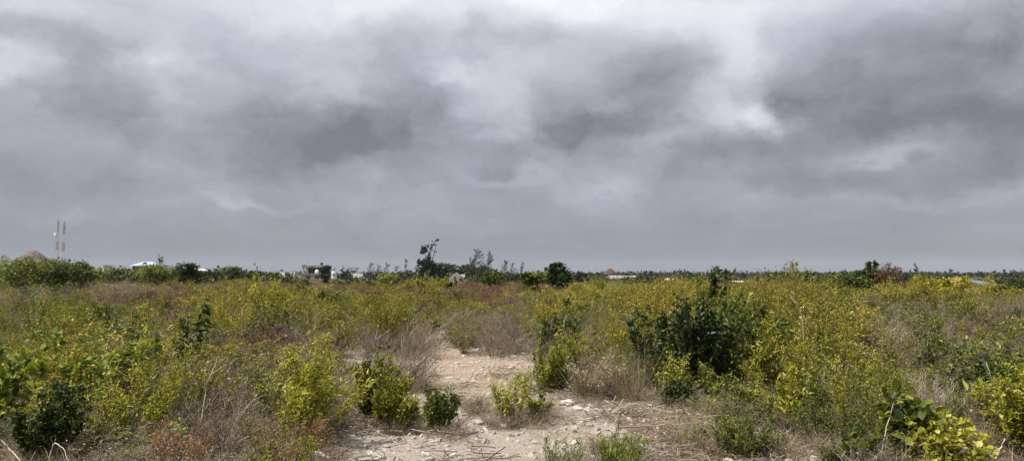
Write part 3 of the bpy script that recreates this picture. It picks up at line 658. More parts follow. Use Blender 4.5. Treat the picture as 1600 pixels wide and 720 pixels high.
def make_field():
    rng = np.random.default_rng(5)
    protos = {}
    protos['straw'] = [grass_proto(rng, M['straw'], 120, .62, .22, .0028), grass_proto(rng, M['straw'], 80, .8, .2, .0026, bend=.5), grass_proto(rng, M['straw'], 130, .42, .28, .0028, spreadr=.8)]
    br = []
    for i in range(3):
        br.append(bush_proto(rng, 'brown', 'twig', .75, .8, stems=26, side=8, per=5, ll=.022, lw=.5, spread=.7, sr=.0035, sub=.3, jit=.01, upb=.2))
    protos['brown'] = br
    protos['olive'] = [bush_proto(rng, 'olive', 'stem', .9, .85, stems=18, side=12, per=9, ll=.036, lw=.42, spread=.6, sr=.004, low=.25) for i in range(3)]
    protos['gold'] = [bush_proto(rng, 'gold', 'stem', 1.15, .9, stems=18, side=13, per=10, ll=.042, lw=.42, spread=.5, sr=.004, low=.3, lean=(.22, 0)) for i in range(3)]
    protos['green'] = [bush_proto(rng, 'green', 'stem', .85, .8, stems=14, side=12, per=9, ll=.045, lw=.5, spread=.7, sr=.004, low=.1) for i in range(3)]
    protos['dark'] = [bush_proto(rng, 'dark', 'stem', .9, .9, stems=16, side=13, per=12, ll=.05, lw=.55, spread=.8, sr=.004, low=.1) for i in range(2)]
    protos['bright'] = [bush_proto(rng, 'bright', 'stem', .75, .6, stems=10, side=10, per=9, ll=.05, lw=.55, spread=.6, sr=.004, low=.1) for i in range(2)]
    protos['red'] = [bush_proto(rng, 'red', 'twig', .85, .8, stems=30, side=12, per=12, ll=.032, lw=.5, spread=.6, sr=.0035, sub=.3, jit=.01) for i in range(2)]
    protos['twig'] = [bush_proto(rng, 'brown', 'twig', .85, 1., stems=26, side=14, per=2, ll=.022, lw=.5, spread=.85, sr=.0045, sub=.4, jit=.01) for i in range(3)]
    zones = [(5.6, 8.5, 9., .75, .42), (8.5, 11, 8., .85, .62), (11, 18, 6, .95, .78), (18, 34, 3.2, 1.1, .84), (34, 65, 1.4, 1.5, .78), (65, 130, .42, 2.4, .8), (130, 330, .11, 5., .8)]
    X, Y, SX, SZ = [], [], [], []
    for (a, b, dn, s, sz) in zones:
        x, y = ring(rng, a, b, dn); k = s * rng.lognormal(0, .3, len(x)); X.append(x); Y.append(y); SX.append(k); SZ.append(sz * rng.lognormal(0, .33, len(x)))
    X, Y, SX, SZ = map(np.concatenate, (X, Y, SX, SZ))
    cl = np.where(Y < 27, clearing(X, Y), 0)
    keep = rng.uniform(0, 1, len(X)) > cl * 1.4
    for (kx, ky, kr) in KEEP:
        keep &= ~((np.hypot(X - kx, Y - ky + kr * .9) < kr * 1.15) & (rng.uniform(0, 1, len(X)) < .8))
    # the sight line over the near plants stays open: nothing tall right in front of the viewer
    X, Y, SX, SZ = (q[keep] for q in (X, Y, SX, SZ)); kd = choose(rng, X, Y)
    SZ = SZ * np.clip(.97 + .42 * (np.sin(X * .8 + 2 * np.sin(Y * .33)) * np.sin(Y * .47 + X * .21) + wob(X * .35, Y * .3) * .6), .45, 1.6)
    ex = []
    for (kx, ky, kr) in KEEP:
        if ky > 13: continue
        m = int(8 + 14 * kr); a = rng.uniform(0, 2 * PI, m); q = kr * rng.uniform(.15, .95, m); ex.append(np.stack([kx + q * np.cos(a), ky + q * np.sin(a), rng.uniform(.3, .75, m), rng.uniform(.18, .42, m)], 1))
    ex = np.concatenate(ex); n_main = len(X)
    zmax = np.interp(Y, [5, 9, 14, 30, 60, 400], [.65, .95, 1.25, 1.3, 1.25, 1.25]); SZ = np.minimum(SZ, zmax)
    px_, _ = to_px(X, Y, .4)
    SZ = SZ * np.where((Y > 45) & (px_ > 445) & (px_ < 535), .38, 1) * np.where((Y > 45) & (px_ >= 535) & (px_ < 640), .8, 1) * np.where(Y > 100, .75, 1) * np.where((px_ > 860) & (Y > 40), .78, 1) * np.where((px_ > 980) & (Y > 11) & (Y < 32), 1.14, 1)
    names = dict(straw='dry_grass', brown='brown_weeds_undergrowth', olive='olive_undergrowth', gold='golden_undergrowth', green='green_undergrowth', dark='dark_green_undergrowth', bright='bright_green_undergrowth', red='rusty_weeds_undergrowth', twig='twiggy_undergrowth')
    X = np.concatenate([X, ex[:, 0]]); Y = np.concatenate([Y, ex[:, 1]]); SX = np.concatenate([SX, ex[:, 2]]); SZ = np.concatenate([SZ, ex[:, 3]])
    kd = np.concatenate([kd, rng.choice([KINDS.index('straw'), KINDS.index('brown'), KINDS.index('twig'), KINDS.index('green')], len(ex), p=[.6, .2, .18, .02])])
    for i, k in enumerate(KINDS):
        s = kd == i; n = int(s.sum())
        if not n: continue
        pts = np.stack([X[s], Y[s], hills(X[s], Y[s]) - .02], -1)
        rot = np.stack([rng.normal(0, .08, n), rng.normal(.06, .08, n), rng.uniform(-.9, .9, n)], -1)
        tall = {'straw': 1.0, 'gold': 1.05, 'brown': .95, 'twig': .95, 'dark': .95}.get(k, 1.0)
        scatter(names[k], protos[k], pts, rot, np.stack([SX[s], SX[s], SZ[s] * tall], -1), rng.integers(0, len(protos[k]), n))
    print('field plants', len(X))
    # fallen stalks and twigs
    rng = np.random.default_rng(6); pr = []
    for mat, n, r in ((M['straw'], 60, .0022), (M['twig'], 45, .004), (M['straw'], 50, .003), (M['twig'], 70, .003)):
        L = rng.uniform(.05, .32, n); a = rng.uniform(0, 2 * PI, n); c = rng.normal(0, .22, (n, 2)); t = np.linspace(-.5, .5, 4)
        a2 = a[:, None] + t[None] * rng.normal(0, .5, n)[:, None]
        P = np.stack([c[:, :1] + np.cos(a2) * (L[:, None] * t), c[:, 1:] + np.sin(a2) * (L[:, None] * t), .012 + np.abs(rng.normal(0, .022, (n, 1))) + t[None] * rng.normal(0, .05, n)[:, None]], -1); P[..., 2] = np.maximum(P[..., 2], .004)
        V, F = tubes(P, np.ones((n, 4)) * r * rng.uniform(.5, 1.4, (n, 1))); parts = [(V, F, np.repeat(rng.uniform(0, 1, n), 12), mat)]
        m = 60; pos = np.concatenate([rng.normal(0, .25, (m, 2)), rng.uniform(.005, .02, (m, 1))], 1); ln = rng.uniform(.015, .04, m)
        V2, F2, kk = leaves(rng, pos, unit(rng.normal(0, 1, (m, 3)) * [1, 1, .25]), unit(rng.normal(0, .4, (m, 3)) + [0, 0, 1]), ln, ln * .5, 'card')
        V2[:, 2] = np.maximum(V2[:, 2], .003)
        parts.append((V2, F2, np.repeat(rng.uniform(0, 1, m), kk), M['brown'])); pr.append(proto(parts))
    x, y = ring(rng, 5.6, 20, 6.5, 1.); bn = bareness(x, y); kp = rng.uniform(0, 1, len(x)) > bn * .82; x, y = x[kp], y[kp]; n = len(x)
    pr.append(proto([(lambda q: (q[1][0], q[1][1], q[1][2], M['green']))(plant_data(rng, .12, .3, stems=9, side=3, per=4, ll=.022, low=.1))]))
    scatter('fallen_twigs_litter', pr, np.stack([x, y, hills(x, y) + micro(x, y)], -1), np.stack([0 * x, 0 * x, rng.uniform(0, 6.28, n)], -1), np.repeat(rng.uniform(.6, 1.3, n)[:, None], 3, 1), np.where(rng.uniform(0, 1, n) < .12, 4, rng.integers(0, 4, n)))
    # gravel
    pr = []
    for i in range(5):
        pr.append(rock_mesh(np.random.default_rng(40 + i), 1., M['rock'], 1, link=False))
    x, y = ring(rng, 5.6, 20, 230, 0.5); bn = bareness(x, y); cl = clearing(x, y); kp = rng.uniform(0, 1, len(x)) < np.maximum(bn * (.95 - .4 * smooth(9.5, 12, y)), cl * .45) * (.6 + .8 * (wob(x * 1.7, y * 1.7) > .05)); x, y = x[kp], y[kp]; n = len(x)
    s = .008 * rng.pareto(1.7, n) + .006; s = np.where(s > .05, rng.uniform(.02, .05, n), s)
    scatter('gravel', pr, np.stack([x, y, hills(x, y) + micro(x, y) - .02 * bareness(x, y) + s * .15], -1), np.stack([rng.uniform(0, 1, n), rng.uniform(0, 1, n), rng.uniform(0, 6.28, n)], -1),
            np.stack([s * rng.uniform(.7, 1.4, n), s, s * rng.uniform(.4, .8, n)], -1), rng.integers(0, 5, n))
    print('gravel', n)

def rock_mesh(rng, r, mat, sub=2, link=True, name='limestone_rock'):
    import bmesh
    bm = bmesh.new(); bmesh.ops.create_icosphere(bm, subdivisions=sub + 1, radius=1.)
    ph = rng.uniform(0, 6.28, 12); dirs = unit(rng.normal(0, 1, (9, 3)))
    cut = rng.uniform(.55, .9, 9)
    for v in bm.verts:
        p = np.array(v.co)
        for q, c in zip(dirs, cut):          # flat broken faces
            e = p @ q - c
            if e > 0: p = p - q * e * .9
        p = p * (1 + .05 * math.sin(7 * p[0] + ph[0]) + .05 * math.sin(9 * p[1] + ph[1]) + .03 * math.sin(17 * p[2] + ph[2]))
        v.co = Vector(p * r)
    me = bpy.data.meshes.new(name); bm.to_mesh(me); bm.free(); me.materials.append(mat)
    o = bpy.data.objects.new(name, me)
    if link: C.objects.link(o)
    return o

# ------------------------------------------------------------------ the plants one can tell apart
DK = dict(basew=.45, stems=20, side=15, per=13, ll=.052, lw=.58, spread=1.0, low=.0, sub=.34)
OL = dict(basew=.3, stems=22, side=13, per=10, ll=.04, lw=.42, spread=.62, low=.15)
GO = dict(stems=26, side=15, per=11, ll=.045, lw=.4, spread=.55, low=.22, lean=(.24, 0))
BR = dict(stems=12, side=12, per=10, ll=.055, lw=.55, spread=.65, low=.08)
TW = dict(stems=34, side=16, per=2, ll=.02, lw=.5, spread=.8, low=.12, sub=.4, sr=.005, jit=.01)
SP = dict(stems=5, side=6, per=10, ll=.075, lw=.42, spread=.3, low=.1, sub=.22, upb=.7, sr=.006, stemleaf=1.5)
BD = dict(stems=9, side=8, per=5, ll=.11, lw=.6, spread=.7, low=.15, sub=.25, kind='oval', sr=.008, fold=.12, curl=.3, upb=.05, stemleaf=1.2)

def k_(d, **kw): q = dict(d); q.update(kw); return q

def make_heroes():
    S = shrub
    # --- left foreground
    S('shrub', 'dense dark green round shrub with paler tips, nearest the bottom left corner', 'shrub', 60, 716, 600, 96, 'dark', seed=1, **k_(DK, per=15, ll=.042))
    S('young_shrub', 'pale green leafy shoots rising out of the dark round shrub at the bottom left', 'shrub', 66, 690, 566, 105, 'lime', seed=2, **k_(BR, ll=.05, per=6))
    S('broad_leaf_shrub', 'large-leaved green shrub cut off by the left edge of the view', 'shrub', 8, 668, 520, 90, 'bright', seed=3, **k_(BD, stems=10, ll=.10))
    S('broad_leaf_shrub', 'shrub with big wind-tossed yellow-green leaves behind the dark round shrub', 'shrub', 150, 640, 508, 120, 'bright', seed=4, **k_(BD, stems=12, ll=.11, lean=(.35, 0)))
    S('shrub', 'sprawling yellow-green small-leaved shrub right of the big wind-tossed leaves', 'shrub', 215, 655, 530, 150, 'lime', seed=5, **k_(OL, stems=22, per=7, ll=.036, lean=(.25, 0)))
    S('shrub', 'yellow-green leafy shrub between the large-leaved left-edge shrub and the big wind-tossed leaves', 'shrub', 85, 625, 528, 80, 'olive', seed=301, **k_(OL, ll=.05, lw=.5))
    S('shrub', 'loose yellow-green shrub above the low olive shrub spotted with yellow leaves', 'shrub', 205, 690, 575, 110, 'lime', seed=302, **k_(OL, stems=20, per=6, ll=.04, lw=.5, lean=(.2, 0)))
    S('shrub', 'loose olive shrub right behind the tall pale stalk', 'shrub', 330, 660, 560, 90, 'olive', seed=303, **k_(OL, stems=16, side=10, per=6, ll=.035))
    S('shrub', 'bushy yellow-green shrub left of the tall weed with drooping dark leaves', 'shrub', 238, 610, 505, 70, 'lime', seed=304, **k_(OL, per=8, ll=.045, lw=.5, lean=(.2, 0)))
    S('shrub', 'low olive shrub spotted with yellow leaves between the dark round shrub and the pale stalk', 'shrub', 160, 700, 600, 130, 'olive', seed=6, **k_(OL, stems=20, per=6, ll=.036))
    S('tall_weed', 'tall thin weed with drooping dark leaves, left of the leaning pale stalk', 'plant', 288, 610, 458, 46, 'dark', seed=7, **k_(SP, stems=3, side=6, per=6, ll=.15, lw=.36, droop=.9, upb=.2, spread=.14, low=.45, sub=.16, sr=.014))
    S('shrub', 'tall yellow-green shrub leaning right with narrow twisted leaves, left of the stony path', 'shrub', 462, 690, 522, 142, 'lime', seed=8, **k_(OL, stems=26, per=9, ll=.07, lw=.26, lean=(.38, 0), spread=.6))
    S('shrub', 'thin feathery green shrub at the foot of the leaning narrow-leaved shrub', 'shrub', 500, 668, 600, 90, 'green', seed=9, **k_(OL, stems=22, side=12, per=6, ll=.022, lw=.35))
    S('dry_weed', 'rust-brown dead weed below the leaning narrow-leaved shrub at the bottom edge', 'weed', 440, 738, 640, 120, 'orange', 'twig', seed=10, **k_(TW, per=5, stems=26))
    S('dry_weed', 'rusty dead weed at the bottom edge beside the foot of the pale stalk', 'weed', 282, 735, 655, 90, 'orange', 'twig', seed=11, **k_(TW, per=5, stems=22))
    S('bare_bush', 'grey-brown leafless bush in front of the low olive shrub at the bottom', 'bush', 200, 745, 640, 140, 'brown', 'twig', seed=12, **k_(TW, per=3, stems=22))
    S('bare_bush', 'thin leafless bush of dark stems between the pale stalk and the leaning narrow-leaved shrub', 'bush', 350, 715, 590, 110, 'brown', 'twig', seed=13, **k_(TW, per=2, stems=20))
    # --- round the path
    S('shrub', 'dark olive upright shrub standing on the left side of the stony path', 'shrub', 592, 655, 547, 74, 'olive', seed=14, **k_(DK, stems=34, side=16, per=12, ll=.042, lw=.42, spread=.85, upb=.7, basew=.5))
    S('shrub', 'lower yellower shrub in front of the dark olive one on the stony path', 'shrub', 615, 668, 592, 60, 'olive', seed=15, **k_(OL, stems=34, side=14, per=10, ll=.038, lw=.5, upb=.6, spread=.9, basew=.6))
    S('bare_bush', 'wide reddish-brown leafless bush behind the dark olive shrub on the path', 'bush', 618, 600, 492, 135, 'brown', 'twig', seed=16, **k_(TW, per=2, stems=46, side=20, spread=.9, upb=.2))
    S('bare_bush', 'leaning fan of bare reddish stems over the path beside the dark olive shrub', 'bush', 650, 605, 515, 60, 'red', 'twig', seed=17, **k_(TW, per=1, stems=16, side=8, spread=.7, lean=(.5, 0), low=.4))
    S('shrub', 'small dark shrub with pale leaf edges in the middle of the stony path', 'shrub', 686, 674, 604, 44, 'green', seed=18, **k_(DK, stems=26, side=14, per=11, ll=.036, spread=1.0, basew=.5))
    S('shrub', 'sparse yellow-green shrub with thin stems on the right side of the path', 'shrub', 800, 660, 572, 60, 'lime', seed=19, **k_(OL, stems=18, side=10, per=8, ll=.036, lw=.5, spread=.6))
    S('shrub', 'small straggly shrub touching the right of the sparse yellow-green one on the path', 'shrub', 843, 652, 612, 34, 'olive', seed=20, **k_(OL, stems=9, side=7, per=8, ll=.045, lw=.5))
    S('seedling', 'tiny lone dark seedling on the pale path between two shrubs', 'plant', 741, 641, 620, 22, 'green', seed=21, **k_(BR, stems=5, side=3, per=4, ll=.04))
    S('shrub', 'bright yellow-green leafy shrub at the right edge of the path', 'shrub', 864, 610, 520, 66, 'lime', seed=22, **k_(DK, stems=18, side=14, per=10, ll=.05, lw=.5, spread=.55))
    S('tall_weed', 'pale upright leafy shoot topping the bright shrub at the right edge of the path', 'plant', 862, 590, 503, 20, 'lime', seed=23, **k_(SP, stems=3, per=9, ll=.05))
    S('shrub', 'tall narrow dark green shrub right behind the bright shrub by the path', 'shrub', 874, 562, 462, 56, 'dark', seed=24, **k_(DK, stems=16, ll=.06))
    S('bare_bush', 'broad grey-brown twiggy bush with few leaves, just beyond the path', 'bush', 775, 556, 478, 120, 'brown', 'twig', seed=25, **k_(TW, stems=46, side=20, per=4))
    S('bare_bush', 'greenish twiggy bush at the far end of the path, left in the wide twiggy clump', 'bush', 725, 552, 485, 50, 'olive', 'twig', seed=26, **k_(TW, stems=30, side=14, per=5))
    S('dry_bush', 'dry yellow-brown thin-stemmed bush leaning left between the path and the large dark shrub', 'bush', 935, 620, 540, 84, 'straw', 'straw', seed=27, **k_(TW, stems=34, side=12, per=5, sr=.0028, ll=.03, lean=(-.15, 0), spread=1.0, sub=.5))
    S('shrub', 'olive shrub with brown tips behind the dry yellow-brown bush', 'shrub', 945, 580, 490, 90, 'olive', seed=28, **OL)
    # --- the large dark thicket right of the middle
    S('large_shrub', 'largest dark green shrub of the thicket, its left half, broad glossy leaves', 'shrub', 1060, 606, 462, 140, 'dark', seed=29, **k_(DK, stems=34, side=18, per=11, ll=.07, lw=.6, lean=(.2, 0), upb=.1))
    S('large_shrub', 'green shrub with wind-bent leaves forming the right half of the dark thicket', 'shrub', 1152, 600, 452, 120, 'green', seed=30, **k_(DK, stems=28, side=15, per=9, ll=.08, lw=.5, lean=(.25, 0), upb=.05))
    S('large_shrub', 'tall shrub reaching above the horizon behind the large dark thicket', 'shrub', 1092, 560, 432, 50, 'green', seed=31, **k_(DK, stems=12, side=12, per=8, ll=.08, lw=.5, lean=(.25, 0)))
    S('tall_weed', 'drooping large-leaved top poking above the horizon over the dark thicket', 'plant', 1106, 545, 415, 40, 'dark', seed=32, **k_(SP, stems=4, ll=.13, lw=.42, droop=.8, spread=.2, low=.6, lean=(.25, 0)))
    S('tall_weed', 'pale drooping leaves on a thin stem over the right of the dark thicket', 'plant', 1130, 560, 458, 36, 'lime', seed=33, **k_(SP, stems=3, side=5, per=4, ll=.13, lw=.35, droop=1.0, upb=.1, spread=.3, low=.6, lean=(.3, 0)))
    S('tall_weed', 'yellowing large-leaved stems in front of the right half of the dark thicket', 'plant', 1175, 594, 474, 56, 'lime', seed=34, **k_(SP, stems=5, side=5, per=4, ll=.13, lw=.42, droop=.8, upb=.1, spread=.4, low=.4))
    S('shrub', 'yellow-green thin-stemmed shrub in front of the left half of the dark thicket', 'shrub', 1040, 625, 548, 60, 'olive', seed=310, **k_(OL, per=5, stems=14, ll=.045))
    S('shrub', 'yellow-green upright shrub at the right corner of the dark thicket', 'shrub', 1200, 615, 500, 56, 'olive', seed=311, **k_(OL, per=8, ll=.06, lean=(.25, 0)))
    S('shrub', 'medium green low shrub at the foot of the dark thicket', 'shrub', 1120, 628, 570, 130, 'green', seed=35, **k_(DK, stems=22, per=8, ll=.045))
    S('shrub', 'golden-yellow wind-bent shrub left of the dark thicket', 'shrub', 1024, 556, 438, 104, 'gold', seed=36, **k_(GO, stems=34, side=18))
    S('shrub', 'lower golden shrub in front of the wind-bent golden one left of the thicket', 'shrub', 985, 575, 485, 70, 'gold', seed=37, **k_(GO, lean=(.1, 0)))
    S('shrub', 'tall golden shrub with airy tips above the horizon right of the dark thicket', 'shrub', 1205, 540, 418, 88, 'gold', seed=38, **k_(GO, stems=34, side=18, ll=.05))
    S('shrub', 'golden shrub second to the right of the dark thicket', 'shrub', 1262, 545, 426, 88, 'gold', seed=39, **k_(GO, stems=34, side=18))
    S('shrub', 'golden shrub at the left edge of the golden group, before the brown thatched roof', 'shrub', 978, 520, 440, 56, 'gold', seed=305, **k_(GO, ll=.06))
    S('shrub', 'golden shrub seen between the two halves of the dark thicket', 'shrub', 1132, 530, 436, 60, 'gold', seed=306, **k_(GO, ll=.06))
    S('shrub', 'yellow-green shrub on the skyline right of the golden group', 'shrub', 1302, 510, 436, 44, 'olive', seed=307, **k_(GO, ll=.06))
    S('shrub', 'golden-leaved wind-bent shrub below the skyline bushes on the right', 'shrub', 1450, 500, 438, 70, 'gold', seed=308, **k_(GO, ll=.06))
    S('shrub', 'dull golden shrub left of the olive bush below the grey metal roof', 'shrub', 1496, 505, 446, 54, 'gold', seed=309, **k_(GO, ll=.06))
    S('shrub', 'tall yellow-green shrub right of the pale curved dead branch', 'shrub', 1300, 560, 448, 76, 'olive', seed=312, **k_(GO, ll=.05, stems=30))
    S('shrub', 'dark leafy shrub low behind the pale curved dead branch', 'shrub', 1240, 520, 452, 46, 'dark', seed=313, **k_(DK, ll=.07, per=10))
    S('bare_bush', 'wide straw-brown dry bush in the middle of the right-hand weeds', 'bush', 1392, 570, 486, 100, 'straw', 'twig', seed=314, **k_(TW, stems=40, side=18, per=5, ll=.03))
    S('shrub', 'dark green shrub in the dry weeds left of the tall olive shrub', 'shrub', 1436, 575, 512, 50, 'dark', seed=315, **k_(DK, per=9))
    S('bare_bush', 'straw-brown dry bush in the left field below the tall drooping weed', 'bush', 300, 640, 560, 80, 'straw', 'twig', seed=316, **k_(TW, stems=30, per=4, ll=.025))
    S('tall_weed', 'airy seed head standing highest above the golden shrubs', 'plant', 1200, 540, 408, 44, 'gold', seed=40, **k_(SP, stems=9, side=9, per=7, ll=.055, lw=.4, spread=.3, low=.7, sr=.004))
    S('tall_weed', 'lone thin stem with a small seed head right of the highest golden one', 'plant', 1238, 540, 408, 12, 'gold', seed=41, **k_(SP, stems=2, side=7, per=6, ll=.06, lw=.5, spread=.06, low=.86, sub=.08, sr=.005))
    S('large_shrub', 'dark leafy shrub with large pale wind-turned leaves behind the golden shrubs', 'shrub', 1272, 500, 420, 70, 'green', seed=42, **k_(DK, stems=16, ll=.11, lw=.5, per=8, lean=(.25, 0)))
    S('shrub', 'small dark shrub in dry brown weeds right of the golden shrubs', 'shrub', 1328, 530, 474, 30, 'dark', seed=43, **k_(DK, stems=9, per=10, ll=.07))
    S('shrub', 'vivid lime-green fresh bush on the right near the rusty leafless bush', 'shrub', 1372, 480, 446, 74, 'bright', seed=44, **k_(BR, stems=22, per=14, ll=.07))
    # --- right part
    S('shrub', 'wide yellow-olive shrub below the golden shrubs on the right', 'shrub', 1290, 610, 520, 120, 'olive', seed=45, **k_(OL, stems=30, side=16))
    S('shrub', 'yellow-green shrub between the pale leafy sprig and the broad-leaved shrub', 'shrub', 1335, 655, 560, 120, 'olive', seed=46, **k_(OL, stems=30, side=14, ll=.035))
    S('sprig', 'upright sunlit pale green sprig with paired leaves, right of the dark thicket', 'plant', 1240, 674, 568, 34, 'lime', seed=47, **k_(SP, stems=5, side=9, per=9, ll=.06, lw=.5, spread=.25))
    S('shrub', 'fine-leaved green shrub around the foot of the pale green sprig', 'shrub', 1250, 668, 618, 96, 'green', seed=48, **k_(OL, stems=28, side=14, per=8, ll=.026))
    S('shrub', 'low moss-like dark green cushion shrub at the bottom right of the clearing', 'shrub', 1165, 706, 644, 96, 'green', seed=49, **k_(DK, stems=26, side=16, per=12, ll=.024, spread=1.1))
    S('shrub', 'low green shrub between the cushion shrub and the bottom right broad leaves', 'shrub', 1300, 700, 622, 100, 'green', seed=50, **k_(OL, stems=26, side=14, per=8, ll=.03))
    S('broad_leaf_shrub', 'dark green shrub with large oval leaves in the bottom right foreground', 'shrub', 1412, 730, 606, 92, 'green', seed=51, **k_(BD, stems=14, side=9, per=7, ll=.095, lw=.6))
    S('broad_leaf_shrub', 'small oval-leaved shoot just left of the large oval-leaved shrub', 'shrub', 1345, 735, 668, 46, 'green', seed=52, **k_(BD, stems=5, side=4, per=5, ll=.10, lw=.55))
    S('shrub', 'bright yellow round-leaved shrub at the bottom edge right of the oval-leaved one', 'shrub', 1478, 750, 640, 84, 'lime', seed=53, **k_(BR, stems=18, per=8, ll=.05, lw=.75, kind='oval', fold=.1))
    S('sprig', 'pale sprig with upright curled leaves standing in bare soil at the right', 'plant', 1528, 668, 594, 32, 'lime', seed=54, **k_(SP, stems=4, side=4, per=6, ll=.12, lw=.42, spread=.25, low=.4))
    S('shrub', 'dark green shrub under dead branches near the right edge', 'shrub', 1538, 632, 566, 84, 'dark', seed=55, **k_(DK, stems=18, ll=.055))
    S('shrub', 'yellow-green shrub filling the lower right edge of the view', 'shrub', 1606, 720, 556, 76, 'lime', seed=56, **k_(OL, stems=24, side=14, ll=.045, lw=.6))
    S('shrub', 'tall olive shrub with dark inner leaves in the right-hand dry weeds', 'shrub', 1482, 588, 496, 90, 'green', seed=57, **k_(OL, stems=22, side=14, ll=.05))
    S('shrub', 'green shrub at the right edge above the dark one under dead branches', 'shrub', 1575, 560, 488, 60, 'olive', seed=58, **OL)
    S('bare_bush', 'pale tangled leafless bush left of the dark shrub near the right edge', 'bush', 1470, 650, 572, 90, 'brown', 'palewood', seed=59, **k_(TW, stems=26, per=2, lean=(.2, 0)))
    S('tall_weed', 'dark thin bare stems standing tall in dry weeds far right', 'plant', 1545, 560, 448, 40, 'straw', 'twig', seed=60, **k_(SP, stems=5, side=4, per=2, ll=.03, spread=.3))
    # --- bottom edge, middle
    S('young_shrub', 'fresh green low shoots at the bottom edge, larger clump right of the path', 'plant', 965, 742, 676, 76, 'bright', seed=61, **k_(SP, stems=20, side=6, per=7, ll=.045, lw=.24, spread=.75, basew=.5))
    S('young_shrub', 'fresh green low shoots at the bottom edge, smaller clump right of the path', 'plant', 880, 742, 684, 56, 'bright', seed=62, **k_(SP, stems=14, side=5, per=6, ll=.04, lw=.24, spread=.75, basew=.5))
    S('tall_weed', 'thin dark upright weed above the larger clump of fresh shoots', 'plant', 958, 710, 638, 20, 'green', seed=63, **k_(SP, stems=2, side=6, per=4, ll=.03, spread=.15))
    S('seedling', 'small bright green seedling among dead twigs below the dark thicket', 'plant', 1098, 650, 620, 34, 'bright', seed=64, **k_(BR, stems=6, side=4, per=5, ll=.05))
    S('seedling', 'scattered dark green seedling left of the low cushion shrub', 'plant', 1085, 690, 664, 40, 'green', seed=65, **k_(BR, stems=7, side=4, per=5, ll=.045, spread=1.0))
    # --- middle distance
    S('shrub', 'nearly black round shrub in the mid field left of the path', 'shrub', 508, 492, 455, 36, 'dark', seed=66, **k_(DK, stems=22, per=14, ll=.09))
    S('shrub', 'bright yellow-green clump right of the nearly black round shrub', 'shrub', 574, 502, 474, 36, 'lime', seed=67, **k_(BR, stems=14, ll=.07))
    S('shrub', 'small bright yellow-green clump at the far end of the path', 'shrub', 674, 522, 490, 26, 'lime', seed=68, **k_(BR, ll=.06))
    S('shrub', 'yellow-topped green clump in the middle of the field above the path', 'shrub', 636, 500, 468, 56, 'olive', seed=69, **k_(OL, ll=.06))
    S('shrub', 'large rounded yellow-green shrub left of the nearly black round shrub', 'shrub', 400, 520, 434, 84, 'lime', seed=70, **k_(OL, stems=34, side=18, per=11, ll=.07, lean=(.25, 0)))
    S('shrub', 'green leafy shrub below the nearly black round shrub', 'shrub', 492, 530, 488, 44, 'green', seed=71, **k_(OL, ll=.07))
    S('shrub', 'dark-based mid-green shrub in the left field beside rusty weeds', 'shrub', 150, 515, 462, 100, 'green', seed=72, **k_(OL, stems=26, ll=.08))
    S('shrub', 'small dark shrub in rusty weeds below the gabled house', 'shrub', 706, 464, 441, 20, 'dark', seed=73, **k_(DK, stems=12, ll=.12, per=9))
    S('shrub', 'bright green sprouting bush just left of the golden shrubs in the field', 'shrub', 934, 462, 432, 26, 'bright', seed=74, **k_(BR, stems=10, ll=.13))

